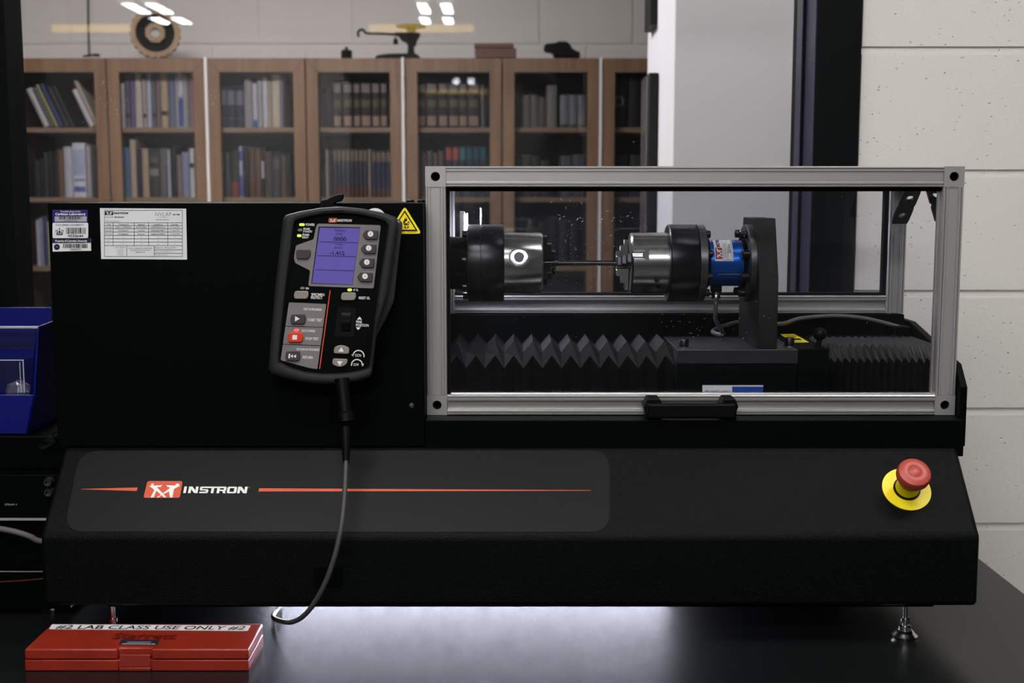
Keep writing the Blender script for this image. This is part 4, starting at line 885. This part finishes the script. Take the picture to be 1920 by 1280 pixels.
# dust and scratches on the clear panes
DUST = M('pale_dust', (170, 172, 184), .7)
def specks(parent, name, y, boxes, seed):
    r_ = random.Random(seed); b = B(DUST)
    for x0, y0, x1, y1, n_, ln in boxes:
        for _ in range(n_):
            p = at(r_.uniform(x0, x1), r_.uniform(y0, y1), y); a = r_.uniform(0, PI); L = r_.uniform(.3, 1) * ln * .0007; wd_ = r_.uniform(.00018, .00042)
            d = Vector((math.cos(a), 0, math.sin(a))); e_ = Vector((-d.z, 0, d.x)) * wd_
            b.face([p - d * L - e_, p + d * L, p + d * L * .6 + e_ * 1.3, p - d * L + e_ * .6])
    o = b.out(name, parent, smooth=0); o['kind'] = 'stuff'; return o
specks(gd, 'dust_specks', yc + .0038, [(850, 360, 1640, 640, 60, 1), (1025, 430, 1150, 545, 70, .8), (1030, 370, 1130, 420, 18, 3), (1230, 570, 1400, 640, 45, 1.2), (1060, 395, 1200, 470, 16, 3)], 5)
specks(win, 'dust_specks', GY - .0006, [(60, 0, 1210, 370, 90, 1.6), (185, 150, 240, 215, 24, 4), (395, 140, 410, 200, 6, 4)], 6)
# handle
hb = B(BLACK); S = vert(-.004)
hb.slab(vert(GYF), rounded(rect(1214, 757, 1380, 785), 5), .030, .040); hb.out('handle_grip', gd, bevel=.003, seg=3)
for xa_, xb_ in ((1212, 1241), (1355, 1382)):
    hb = B(BLACK); S = vert(GYF)
    f0 = rounded([(xa_ + 3, 747), (xb_ - 4, 747), (xb_, 754), (xb_ + 3, 763), (xb_, 770), (xb_ - 1, 786), (xb_ - 4, 791), (xa_ + 3, 791), (xa_, 786), (xa_ - 2, 770), (xa_ - 5, 763), (xa_, 754)], 2)
    hb.slab(S, f0, .0004, .030); hb.out('handle_foot', gd, bevel=.002, seg=2)

# ------------------------------------------------------------------ handset hanging on the housing
HYP = -.034                                             # its face plate
HP = vert(HYP)
hs = thing('control_handset', at(605, 560, HYP), 'tilted black control handset with lit blue screen hanging on the housing', 'handset')
outer = [(532, 404), (560, 396.5), (600, 389.5), (640, 387), (680, 391), (715, 397.5), (747, 408.5), (742, 450), (735, 497), (726.5, 556), (708, 612), (704.5, 640), (697, 707.5), (670, 716), (640, 720), (605, 721), (570, 717.5), (538, 710.5), (502.5, 699.5), (506, 660), (514, 560), (523, 475)]
inner = [(553, 414.5), (580, 407), (605, 402.5), (640, 400.5), (675, 404), (705, 410.5), (727, 419), (722, 460), (711, 530), (703, 590), (698, 640), (692, 689), (668, 695.5), (640, 699), (605, 700), (570, 696), (545, 688), (523.5, 677), (529, 620), (538, 540), (547, 470)]
def resample(pts, n):
    P = [Vector(p) for p in pts]; P.append(P[0]); L = [0]
    for a, b_ in zip(P, P[1:]): L.append(L[-1] + (b_ - a).length)
    out = []
    for k in range(n):
        d = L[-1] * k / n; i = max(j for j in range(len(L)) if L[j] <= d); i = min(i, len(P) - 2)
        t = (d - L[i]) / (L[i + 1] - L[i]); out.append(P[i].lerp(P[i + 1], t))
    return out
def by_angle(pts, n):                                    # points of an outline at n fixed angles round the middle
    C = Vector((614, 552)); R = resample(pts, 900); A = [(math.atan2((p - C).y / 155, (p - C).x / 105), p) for p in R]; out = []
    for k in range(n):
        a = -PI + 2 * PI * (k + .5) / n; out.append(min(A, key=lambda q: abs((q[0] - a + PI) % (2 * PI) - PI))[1])
    return out
no = 120; O = by_angle(rounded(outer, 6), no); I = by_angle(rounded(inner, 3), no)
def scl(P, k, C=Vector((612, 553))): return [C + (p - C) * k for p in P]
def mixp(A, Bb, t): return [a.lerp(q, t) for a, q in zip(A, Bb)]
b = B(RUBBER)
loops = [[HP(p.x, p.y, -.016) for p in O], [HP(p.x, p.y, .003) for p in O], [HP(p.x, p.y, .0068) for p in mixp(O, I, .15)], [HP(p.x, p.y, .008) for p in mixp(O, I, .45)], [HP(p.x, p.y, .0065) for p in mixp(O, I, .82)], [HP(p.x, p.y, -.0008) for p in I]]
b.ring(loops, None, True, (True, False)); b.out('rubber_frame', hs, smooth=50)
b = B(PLATE); b.prism([HP(p.x, p.y, 0) for p in mixp(O, I, .97)], (0, .006, 0)); b.out('face_plate', hs)
shell = [(540, 412), (745, 410), (753.5, 417), (737.5, 566), (722, 600), (700, 640), (694, 700), (600, 712), (515, 694), (524, 560)]
b = B(M('dark_shell_plastic', (0.03, 0.03, 0.036), .35, spec=.5, linear=True)); b.slab(HP, rounded(shell, 5), -.031, -.0165); b.out('back_shell', hs, bevel=.003)
bz = rounded([(595.5, 419), (714, 422), (700.5, 540.5), (578, 536), (581.5, 507), (553, 492.5), (551, 483), (555, 460), (588, 448.5), (592, 427)], 3.5, 4)
bzo = lab(B(GREYP).slab(HP, bz, .0001, .0007).out('screen_bezel', hs), 'grey screen surround')
SCRN = M('lit_blue_screen', (80, 72, 138), .25, spec=.2, emit=.4)
scr = [(599.5, 426.5), (675, 427.5), (660.5, 533.5), (585, 530.5)]
b = B(HOLE); b.flat(HP, [(597.5, 424.5), (675.5, 426), (661, 534), (583.5, 531.5)], .0009, HOLE); b.flat(HP, scr, .0011, SCRN); so = b.out('screen', hs, smooth=0); lab(so, 'lit violet blue screen')
b = B(INK); DK = M('screen_ink', (28, 24, 58), .5, spec=.2)
RT = math.radians(1.2); SH = -.135
def htext(b, s, cx_, cy_, w_, h_, mat, off=.0009, rot=RT, **k): b.text(HP, s, cx_, cy_, w_, h_, mat, off, rot=rot, **k)
for a, b1 in (((598, 452.5), (671.5, 454.5)), ((594.5, 478.5), (668, 480.5)), ((591, 505), (664.2, 507))): b.flat(HP, [(a[0], a[1]), (b1[0], b1[1]), (b1[0], b1[1] + .9), (a[0], a[1] + .9)], .0014, DK)
htext(b, 'Rotation', 638.5, 431.5, 20, 5, DK, .0014, shear=SH); htext(b, '(deg)', 636.5, 438.5, 12, 5, DK, .0014, shear=SH)
htext(b, '.0000', 637, 447.8, 25, 7.5, DK, .0014, shear=SH, bold=.02); htext(b, 'Torque', 635, 457.8, 16, 5, DK, .0014, shear=SH); htext(b, '(N·m)', 634, 464.6, 13.5, 5, DK, .0014, shear=SH); htext(b, '-1.412', 632.5, 474.3, 28, 7.5, DK, .0014, shear=SH, bold=.02)
b.out('screen_digits', so, smooth=0)
# keys beside the screen
for k in range(4):
    dx, dy = -3.45 * k, 26.45 * k
    kp = rounded([(679.5 + dx, 440 + dy), (686 + dx, 431.3 + dy), (709 + dx, 431.6 + dy), (708 + dx, 448.5 + dy), (686.5 + dx, 448.6 + dy)], 2)
    ko = B(KEYD).slab(HP, kp, .0008, .0035).out('soft_key', hs, bevel=.0006)
    b = B(WHITE); b.flat(HP, circ(694.7 + dx, 438.4 + dy, 5.2), .0036, WHITE); b.text(HP, str(k + 1), 694.7 + dx, 438.6 + dy, 2.6, 5, INKG, .0039, shear=SH); b.out('key_print', ko, smooth=0)
lab(B(KEYD).slab(HP, rounded([(556, 467.8), (582, 468), (582.5, 476), (578, 485), (556, 485), (554.8, 476)], 3), .0008, .0032).out('side_key', hs, bevel=.0006), 'plain dark grey key left of the screen')
LEDG = M('green_led', (170, 220, 70), .4, emit=1.2); LEDX = M('unlit_led', (112, 108, 104), .4); LEDR = M('red_led', (255, 60, 60), .4, emit=2.6)
for px, py, mt, nm in ((566, 421, LEDG, 'lit green lamp'), (562.5, 431, LEDX, 'unlit grey lamp'), (561, 441.7, LEDG, 'lit green lamp'), (567, 540, LEDX, 'unlit grey lamp'), (655.5, 543.3, LEDG, 'lit green lamp'), (556, 619, LEDR, 'lit red lamp')):
    lab(B(mt).slab(HP, rounded(rect(px - 5 + (1 if py > 425 else 0), py - 2.4, px + 5 - (1 if py > 425 else 0), py + 2.4), 2.2), .0005, .0014).out('indicator_lamp', hs), nm)
# grey start/stop panel
pn = rounded([(541.7, 566.7), (611.8, 569.8), (595, 691.8), (582, 690), (566, 686), (548, 681), (526, 675)], 2.5)
po = lab(B(GREYP).slab(HP, pn, .0001, .0006).out('test_panel', hs), 'grey panel with three test keys')
b = B(PLATE); b.flat(HP, [(535, 610.6), (606, 613), (606, 614), (535, 611.6)], .0008, PLATE); b.flat(HP, [(530, 644.4), (601, 647.6), (601, 648.6), (530, 645.4)], .0008, PLATE)
RT2 = math.radians(1.6)
for s_t, x, y, w_, h_ in (('TEST IN PROGRESS', 586, 579.8, 35, 4.4), ('START TEST', 590.4, 599.8, 27, 5.4), ('TEST STOPPED', 578, 620.2, 26, 4.2), ('STOP TEST', 585, 634.8, 25, 5.2), ('RETURN IN PROGRESS', 577.5, 655, 42, 4.2), ('RETURN', 577, 669.8, 19, 5)):
    htext(b, s_t, x, y, w_, h_, WHITE, .0009, rot=RT2, shear=SH * .4, bold=.015)
b.out('panel_print', po, smooth=0)
def key(pts, mat, text, prints, h_=.0032, nm='key'):
    o = B(mat).slab(HP, rounded(pts, 3.5), .0007, h_).out(nm, hs, bevel=.0007); lab(o, text)
    if prints:
        b = B(WHITE)
        for p in prints: b.flat(HP, p, h_ + .0003, WHITE)
        b.out('key_print', o, smooth=0)
def kr4(x0, y0, x1, y1): return [(x0 + 1.5, y0), (x1 - 1, y0), (x1, (y0 + y1) / 2), (x1 - 2.5, y1), (x0 + .5, y1), (x0 - 1, (y0 + y1) / 2)]
key(kr4(545, 589, 573, 607.3), KEYD, 'dark key with white play triangle', [[(553.5, 592.3), (562, 597.6), (552.8, 602.5)]])
key(kr4(540, 623.3, 568, 641.5), KEYR, 'red key with white stop square', [[(548.5, 627.8), (557.2, 628), (556.7, 636.8), (547.8, 636.6)]])
key(kr4(535.5, 658, 563, 676.5), KEYD, 'dark key with white return arrows', [[(541.5, 663), (544.3, 663), (543.5, 671.3), (540.5, 671.3)], [(549.2, 664), (548.8, 671), (544.6, 667.4)], [(555.4, 664.2), (554.6, 671.2), (550, 667.6)]])
key(kr4(551.5, 545.3, 578.5, 560.3), KEYL, 'light grey specimen protect key', None); key(kr4(640, 548.2, 667.5, 563), KEYL, 'light grey reset key', None)
key([(626.5, 651), (634, 647.6), (641, 647), (648, 648.5), (655, 652.5), (654, 663.5), (625.5, 662.5)], KEYL, 'light grey up key with white triangle', [[(640.6, 650.3), (644.3, 659.3), (634.2, 659)]])
key([(624, 672), (651.8, 673), (650.5, 682), (644, 686.5), (637, 688), (629, 686.3), (622.8, 682)], KEYL, 'light grey down key with white triangle', [[(632, 676.8), (642.5, 677), (636.6, 686)]])
# thumb wheel in its well
well = rounded([(633.5, 575), (667.5, 577), (663, 632), (626.5, 630.5)], 4)
b = B(HOLE); b.slab(HP, well, .0001, .0004); wo = b.out('wheel_well', hs)
b = B(BLACK); wc = HP(649.5, 603, -.003); nT = 40; ax = (HP(660, 604, 0) - HP(640, 603, 0)).normalized(); uz = ax.cross(Vector((0, 1, 0))).normalized()
for sgn in (1,):
    loops = []
    for t_ in (-1, 1):
        loops.append([wc + ax * (t_ * 8.5 / 1530) + (uz * math.cos(2 * PI * k / nT) + Vector((0, -1, 0)) * math.sin(2 * PI * k / nT) * .4) * ((.0152 if (k // 2) % 2 else .0142)) for k in range(nT)])
    b.ring(loops)
b.out('thumb_wheel', wo, smooth=20)
# red line and lettering on the face plate
b = B(WHITE)
B(ORANGE).flat(HP, [(618.2, 544), (620, 544), (600.2, 691.5), (598.3, 691.5)], .0006).out('red_divider', hs, smooth=0)
for s_t, x, y, w_, h_ in (('POWER', 581.7, 421, 17, 4.8), ('FRAME', 575, 429, 12.5, 4), ('STANDBY', 576.8, 433.8, 17.5, 4), ('FRAME', 573.4, 440, 12.8, 4), ('READY', 572.6, 444.8, 12.2, 4), ('ON', 576, 540.3, 6, 4), ('SPECIMEN', 596, 552.2, 24.5, 5.2), ('PROTECT', 593.8, 557.9, 21.5, 5.2), ('AT GL', 666.8, 543.4, 10, 4), ('RESET GL', 683.2, 558.4, 21.5, 5), ('FINE', 673.3, 603.2, 11, 5), ('POSITION', 679.3, 609.6, 24, 5), ('CCW', 671.8, 666, 12, 5), ('CW', 667.6, 683.3, 10, 5)):
    htext(b, s_t, x, y, w_, h_, WHITE, .0006, shear=SH * .5, bold=.018)
b.flat(HP, rounded([(616.3, 408.6), (632.3, 408.2), (631.3, 416.8), (615.8, 416.9)], 1), .0006, ORANGE); logo(b, HP, lambda u, v: (616.2 + 15.6 * u - .5 * v, 408.5 + 8.2 * v), .0009, WHITE)
wordmark(b, lambda u, v: (632.6 + 27.5 * u - .5 * v, 410.6 + 4.6 * v + .3 * u), HP, .0006, WHITE)
q = b.out('face_lettering', hs, smooth=0); q['kind'] = 'stuff'
for t_ in ([(674.3, 593.3), (678.8, 599), (669.3, 598.7)], [(667.3, 613.3), (676.3, 613.6), (671.5, 618.6)]): B(WHITE).flat(HP, t_, .0006, WHITE).out('fine_position_arrow', hs, smooth=0)
def arc(cx_, cy_, r, a0, a1, w_):
    n = 14; A = [a0 + (a1 - a0) * k / n for k in range(n + 1)]
    for p, q in zip(A, A[1:]): b.flat(HP, [(cx_ + r * math.cos(p), cy_ + r * math.sin(p)), (cx_ + r * math.cos(q), cy_ + r * math.sin(q)), (cx_ + (r - w_) * math.cos(q), cy_ + (r - w_) * math.sin(q)), (cx_ + (r - w_) * math.cos(p), cy_ + (r - w_) * math.sin(p))], .0006, WHITE)
b = B(WHITE); arc(672.2, 667, 11.3, -PI * 1.0, PI * .08, 2); b.flat(HP, [(658.6, 664.5), (664, 663.5), (662.3, 668.5)], .0006, WHITE); b.out('rotation_arrow', hs, smooth=0)
b = B(WHITE); arc(669.3, 684, 11.3, -PI * 1.05, 0, 2); b.flat(HP, [(677, 682), (682.5, 681.5), (680, 686.8)], .0006, WHITE); b.out('rotation_arrow', hs, smooth=0)
# hook over the top of the housing
b = B(BLACK); b.slab(vert(-.006), rounded([(598, 384), (601.5, 377.5), (604.5, 374.4), (612, 374), (620, 369.5), (630, 365), (640, 363.3), (643, 366), (641.5, 373), (637, 377.8), (629, 379), (624, 386), (621, 392), (600, 392)], 2), -.0055, .008); b.out('hanger_hook', hs, bevel=.0012)
b = B(BLACK); b.slab(vert(-.01), rounded(rect(604, 385, 632, 402), 2), -.006, .004); b.out('hook_stem', hs, bevel=.001)
# plug and cable
p0 = at(641, 716, -.045); p1 = at(647.5, 778, -.055); p2 = at(648.5, 800, -.06); p3 = at(649, 870, -.074)
b = B(BLACK); b.lathe(p0 + Vector((0, 0, .004)), p1 - p0, [(0, .009), (.02, .0085), ((p1 - p0).length, .008), ((p1 - p0).length + .002, .0105), ((p1 - p0).length + .012, .0105)], 20); b.out('plug', hs)
b = B(BLACK); b.lathe(p2, p3 - p2, [(0, .007), (.015, .0062), ((p3 - p2).length - .004, .0042), ((p3 - p2).length, .0038)], 16); b.out('strain_relief', hs)
b = B(CABLED)
b.tube([p3 - Vector((0, 0, -.004)), at(647.5, 900, -.085), at(645, 940, -.099), at(640, 985, -.115), at(629, 1037, -.123), at(611, 1090, -.124), at(588, 1132, -.12), at(566, 1157, -.108), at(545, 1166, -.085), at(527, 1164, -.05), at(512, 1155, .01), Vector((-.31, .06, TZ + .0036))], .0031, 12)
b.out('handset_cable', hs)

# ------------------------------------------------------------------ red case on the bench
KX0, KX1, KY0, KY1, KH = -.566, -.306, -.1655, -.079, .0268
rcs = thing('red_case', (-.436, -.12, TZ), 'red plastic tool case with white label lying on the bench', 'case')
zs = TZ + .0135
def notch_box(z0, z1, ny, lip):                          # outline with the finger notch in the front
    xn0, xn1 = at(221, 1240, KY0).x, at(284, 1240, KY0).x
    return [(KX0, KY1), (KX0, KY0), (xn0, KY0), (xn0, KY0 + ny), (xn1, KY0 + ny), (xn1, KY0), (KX1, KY0), (KX1, KY1)]
b = B(REDC); b.prism([(x, y, TZ + .0005) for x, y in notch_box(0, 0, .0018, 0)], (0, 0, .0128)); b.out('case_base', rcs, bevel=.0016, seg=3)
b = B(REDC); b.prism([(x, y, zs + .0003) for x, y in notch_box(0, 0, .006, 0)], (0, 0, KH - .0138)); lid = b.out('case_lid', rcs, bevel=.0022, seg=3)
xn0, xn1 = at(223, 1240, KY0).x, at(282, 1240, KY0).x
B(REDC).box(xn0, xn1, KY0 - .0006, KY0 + .0012, TZ + .0006, TZ + .0045).out('latch_lip', rcs, bevel=.0006)
B(M('dark_red_plastic', (120, 30, 20), .5)).box(xn0 + .0005, xn1 - .0005, KY0 + .0006, KY0 + .0015, TZ + .005, zs + .006).out('latch_tab', rcs, bevel=.0005)
CT = Surf((0, 0, TZ + KH + .0001), (0, 0, 1))
wl = B(PAPER).slab(CT, [(97.5, 1170), (470, 1172), (464, 1182), (92, 1178.6)], .0001, .0005).out('case_label', lid); lab(wl, 'white strip label with black capitals')
b = B(INK); b.text(CT, '#2 LAB CLASS USE ONLY #2', 282, 1176, 357, 7.6, INK, .0008, rot=.006, shear=.35, bold=.01); b.out('label_lettering', rcs, smooth=0)
b = B(M('relief_shade_red', (84, 16, 10), .4)); b.text(CT, 'Starrett', 271, 1192, 122, 11, None, .0007, rot=.006, bold=.015, shear=.3); b.out('embossed_name', rcs, smooth=0)  # flat letters; the darker red stands for shading of the embossing
b = B(M('emblem_navy', (30, 28, 44), .4)); b.slab(CT, [(228, 1198.6), (299.5, 1199), (295, 1208), (222.5, 1207.4)], .0001, .0006); em = b.out('emblem_plate', lid)
b = B(LBLG); b.flat(CT, [(240, 1202), (284, 1202.3), (281, 1205.5), (236, 1205.2)], .0008, M('emblem_grey', (92, 88, 104), .5)); b.flat(CT, [(229, 1206.2), (292, 1206.8), (291.4, 1207.5), (228, 1206.9)], .0008, PAPER); b.out('emblem_print', rcs, smooth=0)

# ------------------------------------------------------------------ electronics and blue bin at the left
EXR = -.582
e1 = thing('electronics_chassis', (-.76, .15, TZ), 'lower black electronics chassis on the bench left of the machine', 'electronics')
zc0 = at(30, 975, .03).z; zc1 = at(30, 890, .03).z; zlow = at(30, 1069, .03).z
B(BLACKP).box(-.98, EXR, .03, .33, TZ + .008, zlow - .001).out('lower_case', e1, bevel=.001); 
B(BLACKP).box(-.98, EXR, .038, .33, zlow, zc0 - .0015).out('upper_case', e1, bevel=.001)
b = B(ALUD); b.box(-.98, EXR, .0285, .0305, zlow - .0018, zlow - .0008); b.out('trim_strip', e1)
for x in (-.96, -.62): 
    for y in (.05, .30): B(RUBBER).lathe((x, y, TZ + .0004), (0, 0, 1), [(0, .009), (.0075, .008)], 14).out('rubber_foot', e1)
e2 = thing('signal_conditioner', (-.76, .15, zc0), 'black signal conditioner with two small connectors and strain label', 'electronics')
B(BLACKP).box(-.98, EXR, .03, .33, zc0 + .0006, zc1).out('case', e2, bevel=.001)
b = B(ALUD); b.box(-.98, EXR - .002, .0265, .0297, zc0 + .0006, zc0 + .0032); b.out('front_edge_strip', e2)
EF = vert(.03)
b = B(LBLG); b.text(EF, 'STRAIN 2', 20.5, 945.5, 23, 3.4, LBLG, .0004); b.out('panel_lettering', e2, smooth=0)
for px, py in ((93.5, 902), (94.5, 921)):
    p = EF(px, py); b = B(CHROME, HOLE); b.lathe(p + Vector((0, -.0002, 0)), (0, -1, 0), [(0, .0066), (.003, .0064), (.0055, .0048), (.009, .0048), (.009, .0034), (.005, .003)], 24, STEELD); b.out('coaxial_connector', e2)
e3 = tag(B(BLACKP).box(-1.0, -.588, .06, .31, zc1 + .0006, at(30, 813, .075).z).out('black_module', bevel=.002), 'low black module under the blue bin', 'module')
zb = at(30, 813, .075).z + .0006
bn = thing('blue_bin', (-.74, .14, zb), 'blue plastic storage bin with sloping sides at the left edge', 'bin')
S = vert(.07)
fy = .07; bk_ = .205
xt = S(73, 612).x; xm = S(66, 738).x; xl = S(51, 808).x; zt2 = S(73, 612).z; zm2 = S(66, 740).z
def mir(x): return -1.48 - x
zbk = at(30, 576, bk_).z
xbk = at(97, 600, bk_).x
# sides, back, floor and front lip, each with thickness
for sg, nm in ((1, 'r'), (-1, 'l')):
    fx = (lambda x: x) if sg > 0 else mir
    t_ = .003 * sg
    P = [Vector((fx(xl), fy, zb)), Vector((fx(xm), fy, zm2)), Vector((fx(xt), fy, zt2)), Vector((fx(xt) + .002 * sg, bk_, zt2 + .006)), Vector((fx(xl), bk_, zb))]
    b = B(BLUEP); b.prism(P, (-t_, 0, 0)); b.out('bin_side', bn, bevel=.0008)
B(BLUEP).box(mir(xbk) , xbk, bk_, bk_ + .003, zt2 - .03, zbk).box(mir(xl), xl, bk_ , bk_ + .003, zb, zt2 - .03).out('bin_back', bn, bevel=.001)
B(BLUEP).box(mir(xl) + .004, xl - .004, fy + .0035, bk_ - .0005, zb, zb + .003).out('bin_floor', bn)
b = B(BLUEP); P = [(mir(xl), fy, zb), (xl, fy, zb), (xm, fy, zm2), (mir(xm), fy, zm2)]; b.prism(P, (0, .003, 0)); b.out('bin_front_lip', bn, bevel=.001)
zr0 = S(30, 616).z; b = B(LBLG); b.box(mir(xt) + .004, xt - .001, fy - .001, fy + .003, zr0, zt2 + .0005); lab(b.out('front_crossbar', bn, bevel=.0008), 'pale worn front edge bar')
b = B(BLUEP); b.box(mir(xt) + .004, xt - .0125, fy + .02, fy + .022, S(30, 662).z, zr0 - .001); b.out('label_holder', bn)
b = B(CLEAR); b.box(mir(xt) + .006, xt - .008, fy + .012, fy + .0135, S(30, 657).z, zr0 - .0005); lab(b.out('clear_cover', bn, smooth=0), 'scratched clear strip behind the front bar')
# clear plastic box in the bin
cb = thing('clear_plastic_box', (-.70, fy + .05, zb + .003), 'small clear plastic box standing inside the blue bin', 'box')
S2 = vert(fy + .012); x0, x1 = S2(-60, 700).x, S2(46.5, 700).x; z0, z1 = zb + .0035, S2(20, 674).z
B(CLEAR).box(x0, x1, fy + .012, fy + .014, z0, z1).box(x0, x1, fy + .06, fy + .062, z0, z1).box(x0, x0 + .002, fy + .0142, fy + .0598, z0, z1).box(x1 - .002, x1, fy + .0142, fy + .0598, z0, z1).out('box_body', cb, smooth=0)
b = B(M('frosted_edge', (170, 172, 186), .3, spec=.6)); b.box(x0, x1 - .0005, fy + .0112, fy + .0119, z1 - .0012, z1).box(x1 - .0018, x1 - .0008, fy + .0112, fy + .0119, zm2 + .001, z1 - .0014).box(x1 - .0062, x1 - .0055, fy + .0112, fy + .0119, zm2 + .001, z1 - .003); b.out('box_edge', cb, smooth=0)
b = B(M('crumpled_film', (92, 90, 104), .25, spec=.6)); r = random.Random(4)
def blob(b, c0, sx, sy, sz, seed):
    rr_ = random.Random(seed); n = 9
    b.ring([[Vector(c0) + Vector((sx * math.cos(2 * PI * k / n) * math.sin(PI * (j + .5) / 6) * rr_.uniform(.7, 1.1), sy * math.sin(2 * PI * k / n) * math.sin(PI * (j + .5) / 6), sz * math.cos(PI * (j + .5) / 6) * rr_.uniform(.85, 1.1))) for k in range(n)] for j in range(6)])
blob(b, ((x0 + x1) / 2 + .02, fy + .036, (z0 + z1) / 2 - .004), .022, .018, .02, 3); tag(b.out('plastic_bag', smooth=0), 'crumpled grey film bag inside the clear box', 'bag')
b = B(CLEAR); P = [at(72, 838, .05), at(80, 843, .045), at(104, 830, .05), at(105, 813, .058), at(98, 816, .06), at(88, 822, .062), at(76, 826, .062), at(73, 832, .058)]
top = [p + Vector((0, .012, .003)) for p in P]
b.ring([P, top]); tag(b.out('clear_scrap', smooth=0), 'crumpled clear plastic scrap between the bin and the housing', 'plastic scrap')
b = B(CABLE); b.tube([at(-40, 984, .0), at(0, 991, -.002), at(30, 997, -.006), at(55, 1005, -.004), at(76, 1014, .002), Vector((-.578, .014, at(90, 1018, .0).z))], .0038, 12)
tag(b.out('grey_cable'), 'thick grey cable crossing the chassis at the left edge', 'cable')
b = B(M('dull_red_wire', (74, 24, 20), .6, spec=.1)); b.tube([at(-40, 1091, .022), at(20, 1089.5, .021), at(78, 1085, .023), Vector((-.6, .0235, at(95, 1082, .024).z))], .0009, 8)
tag(b.out('red_wire'), 'thin red wire along the lower chassis', 'wire')

# ------------------------------------------------------------------ LED bars behind the machine
LL = lamp('lamp_led', VIO, LAMP_LED); LT = lamp('lamp_table', VIO, LAMP_TABLE)
ly = .225; lx0, lx1 = at(862, 420, ly).x, at(873, 420, ly).x; lz0, lz1 = at(868, 505, ly).z, at(868, 396, ly).z
t = thing('led_light_bar', ((lx0 + lx1) / 2, ly, lz0), 'upright LED bar inside the guard behind the left chuck', 'light bar')
B(HOUSE).box(lx0, lx1 - .0015, ly, ly + .012, lz0, lz1).out('housing', t, bevel=.001); B(LL).box(lx1 - .0013, lx1, ly + .0005, ly + .0115, lz0 + .002, lz1 - .004).out('diffuser', t, smooth=0)
t = thing('bench_light_bar', (-.1, .42, TZ), 'slim LED bar lying on the bench behind the machine', 'light bar')
B(HOUSE).box(-.40, .26, .40, .43, TZ + .0005, TZ + .04).out('housing', t, bevel=.002); B(LT).box(-.39, .25, .397, .3998, TZ + .006, TZ + .034).out('diffuser', t, smooth=0)
